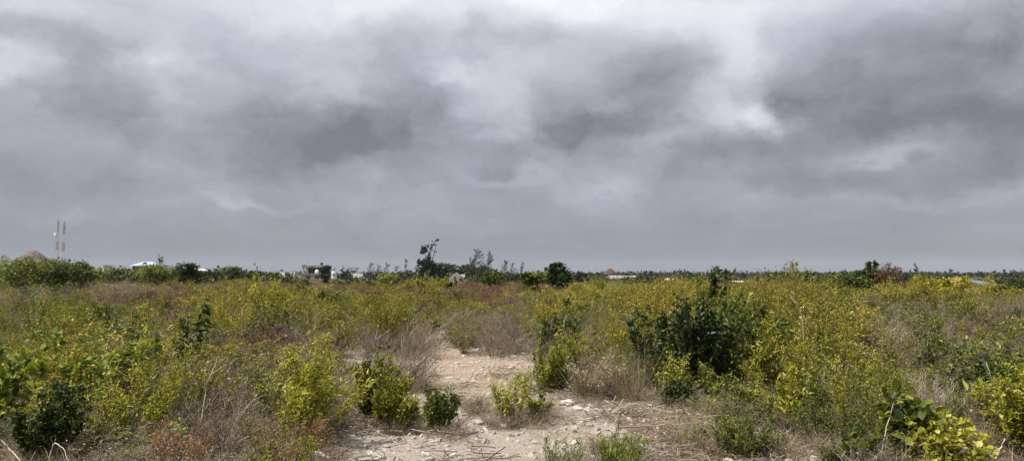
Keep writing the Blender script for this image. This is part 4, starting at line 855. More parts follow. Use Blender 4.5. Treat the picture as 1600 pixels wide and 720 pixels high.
    for i, (px, b, t, w, lf, kd, lab) in enumerate([
        (20, 512, 474, 24, 'dark', DK, 'dark green shrub at the left edge above the big wind-tossed leaves'),
        (92, 505, 456, 60, 'green', OL, 'green shrub in the left field below the grey twiggy weeds'),
        (205, 520, 474, 34, 'lime', BR, 'lime-tipped shrub just right of the dark-based mid-green shrub'),
        (232, 486, 458, 26, 'dark', DK, 'small dark bush among rusty weeds in the left field'),
        (255, 502, 462, 24, 'green', BR, 'narrow green shrub left of the tall weed with drooping leaves'),
        (340, 500, 455, 44, 'olive', OL, 'olive shrub between the tall drooping weed and the large rounded yellow-green shrub'),
        (448, 500, 450, 50, 'green', OL, 'green shrub against the right side of the large rounded yellow-green shrub'),
        (470, 466, 444, 26, 'green', OL, 'green shrub in front of the left corner of the concrete building'),
        (548, 494, 454, 34, 'green', OL, 'leafy green shrub behind the bright yellow-green clump in mid field'),
        (598, 470, 446, 30, 'olive', OL, 'olive-yellow shrub below the round green bush by the pavilion'),
        (645, 470, 438, 34, 'gold', GO, 'yellow shrub in front of the leaning grey wall stub'),
        (676, 486, 456, 24, 'dark', DK, 'dark leafy shrub in dry weeds above the far end of the path'),
        (690, 462, 436, 30, 'lime', OL, 'yellow-green shrub touching the left of the gabled house'),
        (735, 500, 468, 34, 'lime', OL, 'pale yellow-green shrub above the wide twiggy clump'),
        (800, 500, 462, 40, 'brown', TW, 'brown seed-laden bush above the wide twiggy clump'),
        (815, 522, 486, 26, 'green', OL, 'green shrub behind the right of the wide twiggy clump'),
        (910, 520, 470, 40, 'green', OL, 'green-brown shrub right of the tall narrow dark one by the path'),
        (902, 470, 448, 20, 'dark', DK, 'small blackish bush in pinkish weeds below the round dark skyline bush'),
        (1060, 640, 596, 40, 'dark', DK, 'small dark shrub at the left foot of the dark thicket'),
        (1310, 520, 476, 26, 'bright', BR, 'fresh green shrub left of the small dark shrub in brown weeds'),
        (1405, 500, 440, 60, 'olive', OL, 'yellowing bush below the rusty leafless bush'),
        (1440, 540, 478, 44, 'green', OL, 'dull green shrub left of the tall olive shrub in the dry weeds'),
        (1520, 520, 462, 50, 'olive', OL, 'olive bush below the grey metal roof'),
        (1100, 600, 540, 60, 'green', DK, 'mid-green leafy shrub in the middle front of the dark thicket'),
        (1210, 600, 530, 60, 'olive', OL, 'olive shrub between the dark thicket and the wide yellow-olive shrub'),
        (330, 580, 530, 60, 'olive', OL, 'thin olive shrub right of the tall weed with drooping leaves'),
        (395, 590, 520, 70, 'brown', TW, 'grey twiggy bush left of the leaning narrow-leaved shrub'),
        (540, 560, 500, 50, 'olive', OL, 'olive shrub at the left branch of the path')]):
        S('bush' if lf == 'brown' else 'shrub', lab, 'bush' if lf == 'brown' else 'shrub', px, b, t, w, lf, 'twig' if lf == 'brown' else 'stem', seed=200 + i, **k_(kd, ll=kd['ll'] * max(1, (2016 / (b - 430)) / 16)))

    # --- pale dead stalks and branches
    def stalk(label, pts, r, seed, side=3, mat='palewood', name='dead_stalk'):
        """pts: (px, py, distance)"""
        rng = np.random.default_rng(seed); P = []
        for (px, py, D) in pts:
            d = ray(px, py); P.append((d[0] / d[1] * D, D, max(d[2] / d[1] * D + EYE, .01)))
        P = np.array(P); t = np.linspace(0, 1, len(P)); q = np.linspace(0, 1, 12); P = np.stack([np.interp(q, t, P[:, i]) for i in range(3)], -1)
        P += rng.normal(0, r * .8, P.shape) * (q[:, None] * .8 + .2); P[0, 2] = min(P[0, 2], .02)
        base = P[0].copy(); base[2] = 0
        V, F = tubes((P - base)[None], (np.linspace(1, .3, 12) * r)[None], 6); v = np.full(len(V), .6)
        o = mesh_obj(name, V, F, M[mat], None, v, smooth_shade=True); o.location = base; tag(o, label, 'branch')
        for j in range(side):
            i = rng.integers(4, 11); L = np.linalg.norm(P[-1] - P[0]) * rng.uniform(.12, .28); d = unit(unit(P[i] - P[i - 1]) + rng.normal(0, .5, 3))
            B = (P[i] - base) + d * (np.linspace(0, 1, 5) * L)[:, None] + rng.normal(0, r * .5, (5, 3)) * np.linspace(0, 1, 5)[:, None]
            V, F = tubes(B[None], (np.linspace(.5, .15, 5) * r)[None], 4); mesh_obj('twig', V, F, M[mat], o, np.full(len(V), .6))
        return o
    stalk('tall pale dead stalk leaning right in the left foreground', [(309, 716, 7.2), (312, 670, 7.2), (322, 610, 7.3), (339, 555, 7.4)], .007, 1, 2)
    stalk('pale dead branch slanting up to the right beside the leaning pale stalk', [(338, 692, 7.9), (365, 660, 7.9), (398, 622, 8.0), (405, 612, 8.0)], .007, 2, 2)
    stalk('dark bare stem standing left of the tall pale stalk', [(298, 716, 7.1), (303, 660, 7.1), (309, 612, 7.1)], .006, 3, 2, 'twig')
    stalk('short pale forked branch at the foot of the dark round shrub', [(76, 718, 6.9), (84, 690, 6.9), (100, 700, 6.8), (107, 720, 6.7)], .006, 4, 1)
    stalk('pale branch lying in the bottom left corner', [(34, 722, 6.6), (15, 700, 6.7), (2, 686, 6.8)], .006, 5, 1)
    stalk('pale curved dead branch arching in the golden shrubs', [(1257, 560, 12.2), (1254, 500, 12.2), (1250, 484, 12.2), (1238, 466, 12.2)], .007, 6, 2)
    stalk('thin bleached stalk in front of the large oval-leaved shrub', [(1376, 718, 6.6), (1384, 670, 6.7), (1399, 622, 6.8)], .006, 7, 0)
    stalk('pale dead branch hanging over the dark shrub near the right edge', [(1560, 640, 9.2), (1552, 600, 9.2), (1540, 566, 9.3)], .008, 8, 3)
    stalk('bleached forked branch at the lower right among dry grass', [(1552, 722, 6.9), (1566, 696, 7.0), (1573, 676, 7.0)], .01, 9, 2)
    stalk('pale twig rising from the front of the dark thicket', [(1036, 590, 10.9), (1044, 570, 10.9), (1050, 549, 10.9)], .009, 10, 2)
    stalk('pale forked dead twigs above the bright shrub by the path', [(893, 560, 14), (884, 520, 14), (880, 500, 14)], .012, 11, 3)
    stalk('dead branch lying flat on the litter right of the path', [(905, 659, 9.0), (935, 654, 9.2), (950, 648, 9.4)], .012, 12, 1)
    stalk('long dead branch lying across the brown twigs below the thicket', [(966, 667, 8.5), (1030, 664, 8.6), (1085, 660, 8.7)], .01, 13, 2, 'twig')
    stalk('short orange-red stick lying on the path beside the small dark shrub', [(648, 638, 9.75), (656, 636, 9.85), (669, 635, 9.9)], .014, 14, 0, 'redstick', 'red_stick')

    # --- dry tufts that stand by themselves
    def tuft(label, px, base, top, width, n, seed, mat='straw', **kw):
        x, y, H, W = size_at(px, base, top, width); rng = np.random.default_rng(seed)
        V, F, v, tips = blades(rng, n, H, W * .3, .0025, segs=5, **kw)
        o = mesh_obj('grass_tuft', V, F, M[mat], None, v); o.location = (x, y, 0); tag(o, label, 'grass')
    tuft('tall straw-coloured grass tuft leaning left in front of the golden shrub', 985, 625, 530, 74, 300, 1, lean=-.2, spreadr=.7)
    tuft('dry brown grass tuft at the right side of the bright shrub by the path', 915, 618, 550, 74, 260, 2, lean=.1, spreadr=.75)
    tuft('dry grass tuft fringing the foot of the wide leafless bush by the path', 640, 668, 640, 60, 160, 3, lean=.0, spreadr=.9)
    tuft('faded straw tuft between the low green shrub and the oval-leaved shrub', 1330, 690, 610, 60, 240, 4, lean=.1)
    tuft('dry grass tuft below the pale curled-leaf sprig', 1535, 700, 640, 60, 200, 5, lean=.1)
    tuft('sparse straw tuft at the bottom right beside dead branches', 1225, 716, 665, 50, 140, 6, lean=.0, spreadr=.8)

    # --- larger stones, each where it lies
    rocks = [(490, 716, 34, 'large pale flat rock at the bottom edge left of the path'), (1008, 697, 26, 'white rock near the bottom edge right of the fresh shoots'),
             (1000, 690, 12, 'small white stone touching the far side of the white rock'), (898, 686, 20, 'pale rock right of the path above the fresh shoots'),
             (876, 680, 14, 'grey stone with a dark hollow just left of the pale rock'), (748, 656, 18, 'dark stone lying alone in the middle of the path'),
             (786, 663, 14, 'low pale stone beside the foot of the sparse yellow-green shrub'), (885, 630, 24, 'long pale stone slab in the litter below the bright shrub'),
             (902, 640, 16, 'pale stone in front of the long slab below the bright shrub'), (918, 638, 12, 'small pale stone right of the long slab'),
             (575, 708, 16, 'grey stone in the cluster at the bottom left of the path'), (588, 714, 14, 'dark stone in the cluster at the bottom left of the path'),
             (566, 718, 12, 'smallest stone in the cluster at the bottom left of the path'), (665, 713, 14, 'pale round stone at the bottom middle of the path'),
             (708, 715, 12, 'pale stone at the bottom of the path, right of the round one'), (1140, 718, 26, 'pale rock cut by the bottom edge below the cushion shrub'),
             (739, 596, 8, 'small dark stone on the sandy upper part of the path'), (604, 694, 12, 'flat chip of stone left of the middle of the path'),
             (1060, 703, 10, 'small pale stone between the white rock and the cushion shrub'), (855, 700, 9, 'small pale stone by the smaller clump of fresh shoots')]
    for i, (px, py, w, lab) in enumerate(rocks):
        x, y = gp(px, py); r = w / FX * y / 2; rng = np.random.default_rng(70 + i)
        o = rock_mesh(rng, r, M['rock'], 2); o.location = (x, y, float(micro(x, y)) + r * .15 - .01); o.scale = (1.1, .8, .55 + .2 * rng.uniform()); o.rotation_euler = (0, 0, rng.uniform(-.5, .5)); tag(o, lab, 'stone')
    # crumpled scrap of plastic
    x, y = gp(1487, 664); rng = np.random.default_rng(3)
    n = 9; gx, gy = np.meshgrid(np.linspace(-1, 1, n), np.linspace(-1, 1, n)); z = rng.uniform(0, .5, (n, n)) * (1.2 - np.hypot(gx, gy) * .6) + .1
    V = np.stack([gx.ravel() * .13 * rng.uniform(.8, 1.1, n * n), gy.ravel() * .08, z.ravel() * .11], -1); idx = np.arange(n * n).reshape(n, n)
    F = np.stack([idx[:-1, :-1], idx[:-1, 1:], idx[1:, 1:], idx[1:, :-1]], -1).reshape(-1, 4)
    o = mesh_obj('plastic_scrap', V, F, M['plastic']); o.location = (x, y, .03); tag(o, 'crumpled white plastic scrap on bare soil right of the oval-leaved shrub', 'litter')

# ------------------------------------------------------------------ far things
def bp(px, py, D):
    d = ray(px, py); return d[0] / d[1] * D, d[2] / d[1] * D + EYE

def make_far():
    T = far_tree
    # hedge and bushes on the left rise
    T('bush', 'yellow-green bushy clump in front of the grey thatched roof', 42, 440, 400, 90, 62, 'green', 1, 9, 4200, .17, kind='leaf')
    T('bush', 'bright-topped green bush beneath the two lattice masts', 92, 440, 405, 70, 64, 'green', 2, 8, 3200, .17)
    T('bush', 'darker green bush just right of the two lattice masts', 130, 438, 408, 50, 66, 'green', 3, 7, 2200, .16)
    T('bush', 'thin pale bush at the left edge beside the thatched roof', 6, 436, 402, 44, 68, 'olive', 4, 6, 1200, .12)
    T('bush', 'green bush in front of the right end of the pale blue roof', 246, 442, 412, 66, 72, 'green', 5, 8, 3000, .17)
    T('tree', 'dark leafy small tree hiding part of a white roof on the left', 299, 440, 411, 44, 74, 'dark', 6, 7, 2400, .2)
    T('bush', 'low dark bush on the skyline right of the tree by the white roof', 362, 436, 416, 44, 90, 'dark', 7, 7, 1800, .2)
    T('bush', 'thin leafy twig top standing on the skyline left of the concrete building', 402, 436, 411, 14, 60, 'olive', 8, 4, 240, .13)
    T('bush', 'small green skyline bush between the dark low bush and the concrete building', 432, 440, 424, 60, 110, 'green', 9, 7, 1500, .2)
    T('bush', 'wide green bush on the far left skyline between the masts and the blue roof', 176, 438, 414, 70, 95, 'olive', 10, 7, 1500, .18)
    # by the concrete building
    T('tree', 'round dark tree covering the right end of the concrete building', 509, 434, 415, 16, 205, 'fartree', 11, 7, 2200, .4)
    T('bush', 'small dark bush before the lower right corner of the concrete building', 509, 444, 428, 12, 150, 'fartree', 12, 4, 600, .3)
    T('tree', 'low dark tree right of the white tank beside the concrete building', 541, 434, 421, 20, 215, 'fartree', 13, 5, 900, .4)
    T('bush', 'round green bush below the pavilion in the middle distance', 608, 444, 425, 42, 105, 'green', 14, 7, 2200, .22)
    T('bush', 'flat dark bush left of the tall odd tree', 632, 438, 423, 40, 135, 'fartree', 15, 6, 1500, .3)
    for i, (px, top, w, lab) in enumerate([(686, 411, 44, 'dark tree at the left of the hedge right of the tall odd tree'), (709, 412, 38, 'dark tree in the middle of the hedge above the gabled house'), (732, 413, 40, 'dark tree at the right of the hedge behind the gabled house'), (752, 416, 34, 'dark tree at the right end of the hedge beside the casuarinas')]):
        T('tree', lab, px, 434, top, w, 150 + i * 3, 'fartree', 20 + i, 7, 2400, .34)
    T('tree', 'dark leafy mass at the foot of the tall odd tree', 668, 436, 405, 30, 146, 'fartree', 26, 7, 2400, .36)
    # the tall odd tree: a leafy column forking into a clump and a leaning limb
    D = 144; rng = np.random.default_rng(8); x0, _ = bp(668, 436, D)
    def at_(px, py): x, z = bp(px, py, D); return (x - x0, 0, z)
    bl = []
    for (px, py, rx, ry) in [(668, 412, 6, 8), (669, 404, 4, 5), (660, 410, 4, 4), (654, 413, 3, 4), (664, 391, 5.5, 5.5), (661, 387, 3.5, 3), (667, 385, 3.5, 2.5), (659, 394, 2, 2.5), (670, 397, 3, 4), (669, 402, 2.5, 4),
                             (673, 389, 2.5, 4), (675, 384, 2.2, 3), (678, 382, 2.5, 2.2), (681, 378, 2.2, 2), (685, 375, 1.8, 1.5), (682, 376, 1.5, 1.5), (681, 393, 1.3, 1.6), (657, 395, 1.4, 1.2), (675, 378, 1.2, 1.6), (653, 407, 1.5, 2), (679, 391, 1.6, 1)]:
        p = at_(px, py); bl.append((p[0], rng.uniform(-.3, .3), p[2], rx / FX * D, rx / FX * D * .9, ry / FX * D))
    V, F, lv, c = crown(rng, bl, 2600, .24, lw=.55, shell=.1)
    o = thing('tall_tree', 'tallest tree on the skyline, ragged with a limb leaning right', 'tree', (x0, D, 0)); mesh_obj('crown', V, F, M['fartree'], o, lv)
    base = np.array([0, 0, -.1]); V1, F1 = limbs(rng, base, [at_(664, 388), at_(685, 375), at_(680, 392), at_(668, 403), at_(656, 408)], .22, 8); mesh_obj('trunk', V1, F1, M['stem'], o, np.full(len(V1), .25))
    # casuarinas bent by the wind
    for i, (px, top, w, D, lab) in enumerate([
        (742, 393, 34, 150, 'tallest casuarina tree bent by wind right of the dark hedge'), (760, 399, 30, 156, 'second casuarina tree bent by wind right of the dark hedge'),
        (733, 404, 24, 152, 'short casuarina tree leaning against the left of the tallest one'), (786, 410, 26, 190, 'low casuarina tree right of the two tall ones'), (798, 414, 22, 195, 'sparse casuarina tree left of the dark mid-field bushes'),
        (631, 408, 14, 175, 'small lone casuarina tree on the skyline left of the tall odd tree'), (576, 414, 22, 160, 'leftmost casuarina tree of the spiky cluster beside the pavilion'), (587, 413, 22, 158, 'middle casuarina tree of the spiky cluster beside the pavilion'),
        (601, 414, 18, 162, 'rightmost casuarina tree of the spiky cluster beside the pavilion'), (617, 417, 18, 170, 'low sparse casuarina tree between the spiky cluster and the lone one'), (247, 402, 20, 120, 'wispy grey tree behind the right end of the pale blue roof'),
        (534, 415, 9, 230, 'tiny spire-shaped tree right of the concrete building'), (813, 410, 9, 180, 'thin spire tree on the skyline left of the round dark bush'), (521, 418, 8, 230, 'tiny spire tree right beside the concrete building'),
        (648, 416, 16, 165, 'low casuarina tree at the left foot of the tall odd tree'), (1146, 419, 10, 300, 'thin spire tree rising from the far tree line behind the golden shrubs'), (1427, 413, 8, 120, 'thin wispy tree on the skyline right of the rusty bush')]):
        spiky_tree('casuarina_tree', lab, px, top, w, D, seed=i, n=16 + int(w * .5), per=18)
    # dark bushes in the middle and right
    T('bush', 'round dark bush standing alone on the skyline in the middle', 873, 446, 411, 37, 62, 'dark', 30, 9, 4500, .2)
    T('bush', 'tall dark bush left of the round dark bush in the middle', 827, 462, 426, 34, 48, 'green', 31, 8, 2600, .16)
    T('bush', 'dark-bottomed green bush right of the gabled house', 774, 446, 424, 38, 72, 'green', 32, 8, 2600, .18)
    T('bush', 'low green skyline bush just left of the round dark bush', 842, 440, 421, 40, 90, 'green', 33, 7, 1500, .18)
    T('bush', 'low dark skyline bush between the round dark bush and the brown thatched roof', 907, 436, 424, 28, 120, 'fartree', 34, 6, 1200, .22)
    T('bush', 'dark skyline bushes right of the golden shrubs', 1320, 446, 427, 70, 60, 'dark', 35, 9, 3200, .17)
    T('bush', 'small round dark bush left of the tree with rusty branches', 1337, 440, 422, 22, 66, 'dark', 36, 6, 1200, .18)
    T('tree', 'dark green small tree left of the rusty leafless bush', 1363, 444, 409, 32, 56, 'dark', 37, 8, 2600, .2)
    T('bush', 'rusty red-brown sparse bush right of the dark small tree', 1388, 454, 411, 52, 54, 'rust', 38, 9, 1700, .11)
    T('bush', 'dark green bush at the right edge before the far tree line', 1585, 460, 438, 50, 58, 'dark', 39, 8, 2400, .18)
    T('bush', 'dark clump left of the one at the right edge, near the grey metal roof', 1546, 470, 444, 40, 46, 'green', 40, 7, 1500, .14)
    T('bush', 'yellow-green skyline bush right of the rusty red-brown bush', 1450, 460, 430, 56, 40, 'olive', 41, 8, 2200, .11)
    T('bush', 'yellowing skyline bush left of the grey metal roof', 1490, 462, 432, 50, 38, 'olive', 42, 8, 2200, .11)
    # --- buildings
    def bld(name, label, cat, px, D):
        x, _ = bp(px, 430, D); return thing(name, label, cat, (x, D, float(hills(x, D)) - .05)), x, float(hills(x, D)) - .05
    def W(n, D): return n / FX * D
    # grey thatched roof
    D = 150; r, x, z = bld('thatched_hut', 'hut under a steep grey thatched roof at the far left', 'hut', 51, D); top = bp(51, 391.5, D)[1] - z; h = bp(51, 404, D)[1] - z; w = W(46, D) / 2
    rng = np.random.default_rng(3); b = MB(); b.lathe(0, 0, [(w * 1.25, h - 1.0), (w * 1.22, h - .8), (w * .8, h + (top - h) * .12), (w * .42, h + (top - h) * .68), (w * .27, top - .22), (w * .15, top - .04), (.05, top)], 22, .04, rng); b.build('roof', M['thatch'], r)
    MB().lathe(0, 0, [(w * .8, 0), (w * .8, h - .3)], 22).build('wall', M['tan'], r)
    # two masts
    for (px, top, Dm, dish, lab) in ((88.0, 342.5, 620, True, 'taller lattice mast on the left, grey-topped with a small white dish'), (97.5, 346, 600, False, 'red and white lattice mast on the right of the pair')):
        r, x, z = bld('lattice_mast', lab, 'mast', px, Dm); H = bp(px, top, Dm)[1] - z; hw = 1.25; nsec = 6
        lev = np.linspace(0, H * .93, nsec + 1)
        for s in range(nsec):
            b = MB(); w0 = hw * (1 - .68 * s / nsec); w1 = hw * (1 - .68 * (s + 1) / nsec); z0, z1 = lev[s], lev[s + 1]; cnt = 3; rr = .065
            for i in range(cnt):
                za, zb = z0 + (z1 - z0) * i / cnt, z0 + (z1 - z0) * (i + 1) / cnt; wa, wb = w0 + (w1 - w0) * i / cnt, w0 + (w1 - w0) * (i + 1) / cnt
                ca = [(-wa, -wa), (wa, -wa), (wa, wa), (-wa, wa)]; cb = [(-wb, -wb), (wb, -wb), (wb, wb), (-wb, wb)]
                for k in range(4):
                    b.bar((*ca[k], za), (*cb[k], zb), rr); b.bar((*ca[k], za), (*cb[(k + 1) % 4], zb), rr * .6); b.bar((*ca[(k + 1) % 4], za), (*cb[k], zb), rr * .6); b.bar((*cb[k], zb), (*cb[(k + 1) % 4], zb), rr * .6)
            red = s % 2 == (1 if dish else 1); b.build('mast_section', M['redpaint'] if red and not (dish and s == 5) else M['whitepaint'], r)
        b = MB(); b.bar((0, 0, lev[-1] - .5), (0, 0, H + 1), .12); b.build('lightning_rod', M['greymetal'], r)
        for k in range(3):
            a = k * 2 * PI / 3 + .4
            for zz in ((H * .82, H * .88, H * .94) if dish else (H * .9, H * .955)):
                q = .75; MB().box(q * math.cos(a) - .22, q * math.cos(a) + .22, q * math.sin(a) - .15, q * math.sin(a) + .15, zz - 1.1, zz + 1.2).build('panel_antenna', M['greymetal'], r)
        if dish:
            b = MB(); b.lathe(0, 0, [(.2, -.35), (1.1, 0), (1.1, .3), (.4, .34)], 14); o = b.build('dish_antenna', M['white'], r); o.location = (-1.9, -.6, H * .74); o.rotation_euler = (PI / 2, 0, -.4)
            MB().bar((-1.9, -.3, H * .74), (-.4, 0, H * .74), .12).build('bracket', M['greymetal'], r)
    # blue roofed house
    def hip(b, hx, hy, z0, z1, ridge, ov=0):
        V = [(-hx, -hy, z0), (hx, -hy, z0), (hx, hy, z0), (-hx, hy, z0), (-ridge, 0, z1), (ridge, 0, z1)]
        b.add(V, [(0, 1, 5, 4), (1, 2, 5), (2, 3, 4, 5), (3, 0, 4), (3, 2, 1, 0)]); return b
    D = 190; r, x, z = bld('house', 'house with a pale blue sheet-metal hip roof on the left skyline', 'house', 231, D); top = bp(231, 409, D)[1] - z; e = bp(231, 415.2, D)[1] - z; hx = W(36, D) / 2
    hip(MB(), hx, 3.6, e, top, hx * .42).build('roof', M['blueroof'], r); b = MB(); b.add([(-.7, -2.2, e + .25), (.7, -2.2, e + .25), (0, -2.2, e + .85), (0, -.8, e + .85)], [(0, 1, 2), (1, 3, 2), (0, 2, 3)]); b.build('roof_vent', M['hole'], r)
    MB().box(-hx * .85, hx * .85, -2.9, 2.9, 0, e - .004).build('wall', M['tan'], r)
    for q in (-1.6, 1.3): MB().box(q - .45, q + .45, -2.93, -2.905, 1., 2.2).build('window', M['hole'], r)
    # white roofs behind the left tree
    D = 210; r, x, z = bld('house', 'house with white roof partly hidden by the dark leafy tree', 'house', 291, D); top = bp(291, 414.5, D)[1] - z; e = bp(291, 421, D)[1] - z; hx = W(34, D) / 2
    hip(MB(), hx, 3.4, e, top, hx * .2).build('roof', M['white'], r); MB().box(-hx * .85, hx * .85, -2.6, 2.6, 0, e - .004).build('wall', M['tan'], r)
    D = 212; r, x, z = bld('house', 'small white-walled house just right of the dark leafy tree', 'house', 316, D); top = bp(316, 420, D)[1] - z; e = bp(316, 422.5, D)[1] - z; hx = W(10, D) / 2
    hip(MB(), hx * 1.1, 1.6, e, top, hx * .2).build('roof', M['white'], r); MB().box(-hx, hx, -1.4, 1.4, 0, e - .004).build('wall', M['white'], r)
    # small white walls left of the concrete building
    for (px, w, a, c, lab) in ((441, 8, 424, 429, 'white garden wall block, further left of the concrete building'), (457.5, 6, 424, 429, 'white garden wall block nearest the concrete building')):
        D = 260; r, x, z = bld('white_wall', lab, 'wall', px, D); t = bp(px, a, D)[1] - z; MB().box(-W(w, D) / 2, W(w, D) / 2, -.15, .15, 0, t).build('panel', M['white'], r); MB().box(-W(w, D) / 2 - .1, W(w, D) / 2 + .1, -.2, .2, t + .003, t + .15).build('coping', M['concrete'], r)
    # concrete building, two storeys, unfinished
    D = 260; r, x, z = bld('concrete_building', 'unfinished two-storey concrete building with a black roof tank', 'building', 496, D)
    def X(px): return bp(px, 430, D)[0] - x
    def Zp(py): return bp(500, py, D)[1] - z
    MB().box(X(463), X(514), 0, 8, -.3, Zp(428.3)).build('ground_floor_wall', M['block'], r)
    MB().box(X(462.5), X(515), -.35, 8.2, Zp(428.2), Zp(426.8)).build('floor_slab', M['concrete'], r)
    MB().box(X(463), X(470), -.2, 0 - .005, -.3, Zp(428.3)).build('pier', M['block'], r)
    for a, c in ((477, 486), (492, 499)): MB().box(X(a), X(c), -.06, -.01, .6, Zp(431)).build('window', M['hole'], r)
    # upper storey: posts, back wall, roof
    MB().box(X(471), X(504), 5.5, 5.8, Zp(426.7), Zp(417.6)).build('back_wall', M['block'], r)
    MB().box(X(479.2), X(491.6), 2.2, 2.4, Zp(426.6), Zp(418.6)).build('opening_shade_panel', M['hole'], r)  # near-black panel stands in for the shade inside the open storey
    for a, c in ((476.5, 478.9), (491.8, 493.2), (470.6, 473)): MB().box(X(a), X(c), 1.6, 2.1, Zp(426.7), Zp(417.6)).build('post', M['block'], r)
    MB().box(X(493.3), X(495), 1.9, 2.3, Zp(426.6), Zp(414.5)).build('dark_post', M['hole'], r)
    MB().box(X(470.8), X(476.4), 2.0, 2.3, Zp(426.6), Zp(423.2)).build('parapet', M['block'], r)
    MB().box(X(470.2), X(512), .9, 6.4, Zp(417.5), Zp(414.6)).build('roof_slab', M['concrete'], r)
    MB().box(X(470.2), X(476), .8, 1.4, Zp(417.5), Zp(413.3)).build('beam_end', M['concrete'], r)
    b = MB(); b.lathe(X(499), 3, [(.45, Zp(414.6)), (.48, Zp(412.8)), (.42, Zp(412)), (.15, Zp(411.4))], 16); 
    b = MB().lathe(0, 0, [(.48, 0), (.5, .5), (.4, .75), (.15, .85)], 16); o = b.build('water_tank', M['tank'], r); o.location = (X(499), 3, Zp(413.6)); MB().box(X(499) - .5, X(499) + .5, 2.5, 3.5, Zp(414.59), Zp(413.62)).build('tank_stand', M['concrete'], r)
    MB().bar((X(478), 2, Zp(414.6)), (X(478), 2, Zp(407)), .04).build('antenna', M['greymetal'], r)
    o = MB().lathe(0, 0, [(.62, 0), (.68, .7), (.5, 1.05), (.15, 1.2)], 14).build('white_tank', M['white']); xx = bp(494, 428, 255)[0]; o.location = (xx, 255, bp(494, 428, 255)[1]); 
    o.parent = r; o.location = (X(494), -.05 + .9, Zp(426.7))
    o = MB().lathe(0, 0, [(1.1, 0), (1.1, 1.6), (.95, 2.05), (.6, 2.45), (.1, 2.6)], 18).build('tank_body', M['white']); r2 = thing('white_dome_tank', 'white domed tank right of the concrete building', 'tank', (bp(521.5, 430, 250)[0], 250, 0)); o.parent = r2; o.scale = (.85, .85, (bp(521, 423, 250)[1]) / 2.6)
    MB().box(-.9, .9, -.9, .9, -.1, .12).build('plinth', M['concrete'], r2)
    # pavilion on posts and white wall
    D = 280; r, x, z = bld('pavilion', 'flat-roofed open pavilion on posts behind the long white wall', 'pavilion', 552, D)
    def X(px): return bp(px, 430, D)[0] - x
    def Zp(py): return bp(552, py, D)[1] - z
    MB().box(X(544), X(559.5), -1.5, 2.5, Zp(419.6), Zp(418.2)).build('roof', M['concrete'], r)
    for q in (545.3, 549.8, 556.7, 559): MB().box(X(q) - .14, X(q) + .14, -1.3, -1.02, 0, Zp(419.61)).build('post', M['block'], r)
    MB().box(X(545), X(555), 1.8, 2.1, 0, Zp(422)).build('back_wall', M['block'], r)
    D = 240; r, x, z = bld('white_wall', 'long bright white wall in front of the open pavilion', 'wall', 558.5, D)
    MB().box(-W(17, D) / 2, W(17, D) / 2, -.15, .15, 0, bp(558, 426, D)[1]).build('panel', M['white'], r); MB().box(-W(25, D) / 2, -W(17, D) / 2 - .003, -.15, .15, 0, bp(558, 427.6, D)[1]).build('lower_panel', M['tan'], r)
    # ruined low wall
    D = 150; r, x, z = bld('ruined_wall', 'low broken grey wall in the rusty weeds below the pavilion', 'wall', 570, D)
    for a, c, t in ((558.5, 563.5, 433.3), (564.2, 570, 432.4), (570.6, 577.5, 433.8)): MB().box(bp(a, 430, D)[0] - x, bp(c, 430, D)[0] - x, -.15, .15, 0, bp(a, t, D)[1]).build('wall_piece', M['block'], r)
    # gabled small house
    D = 125; r, x, z = bld('gabled_house', 'small roofless block house with a pointed gable in front of the dark hedge', 'house', 714, D)
    def X(px): return bp(px, 430, D)[0] - x
    def Zp(py): return bp(714, py, D)[1] - z
    b = MB(); V = [(X(702), -.1, 0), (X(720), -.1, 0), (X(720), -.1, Zp(430)), (X(713.5), -.1, Zp(425.2)), (X(702), -.1, Zp(432.8))]; V2 = [(a, .15, c) for a, _, c in V]
    b.add(V + V2, [(0, 1, 2, 3, 4), (9, 8, 7, 6, 5), (0, 5, 6, 1), (1, 6, 7, 2), (2, 7, 8, 3), (3, 8, 9, 4), (4, 9, 5, 0)]); b.build('gable_wall', M['block'], r)
    MB().box(X(720) + .003, X(726.3), -.05, .2, 0, Zp(428.6)).build('side_wall', M['white'], r)
    MB().box(X(709.5), X(712), -.13, -.105, .3, Zp(431.6)).build('window', M['hole'], r)
    D = 110; r, x, z = bld('ruined_wall', 'leaning grey wall stub at the foot of the tall odd tree', 'wall', 673, D)
    MB().box(-.25, 0, -.1, .1, 0, bp(672, 431.5, D)[1]).build('wall_piece', M['block'], r); b = MB(); b.add([(.003, -.1, 0), (.35, -.1, 0), (.35, -.1, 1.75), (.003, -.1, 1.45), (.003, .1, 0), (.35, .1, 0), (.35, .1, 1.75), (.003, .1, 1.45)], [(0, 1, 2, 3), (7, 6, 5, 4), (0, 4, 5, 1), (1, 5, 6, 2), (2, 6, 7, 3), (3, 7, 4, 0)]); b.build('wall_stub', M['block'], r)
    # brown thatched roof with white wall
    D = 330; r, x, z = bld('thatched_house', 'large house under a dark brown thatched roof on the right horizon', 'house', 953.5, D); top = bp(953, 419.3, D)[1] - z; e = bp(953, 427.5, D)[1] - z; w = W(22, D) / 2
    MB().lathe(0, 0, [(w * 1.02, e - .3), (w, e), (w * .62, e + (top - e) * .5), (w * .32, e + (top - e) * .88), (w * .12, top), ], 20, .03, rng).build('roof', M['brownthatch'], r); MB().lathe(0, 0, [(w * .8, 0), (w * .8, e - .1)], 16).build('wall', M['tan'], r)
    D = 300; r, x, z = bld('white_wall', 'broken white compound wall below the dark brown thatched roof', 'wall', 973, D)
    for a, c, t in ((952, 963.2, 430), (965, 975, 430.2), (977, 985.3, 430.8), (987, 993.5, 430.2)): MB().box(bp(a, 430, D)[0] - x, bp(c, 430, D)[0] - x, -.15, .15, -.1, bp(a, t, D)[1] - z).build('panel', M['white'], r)
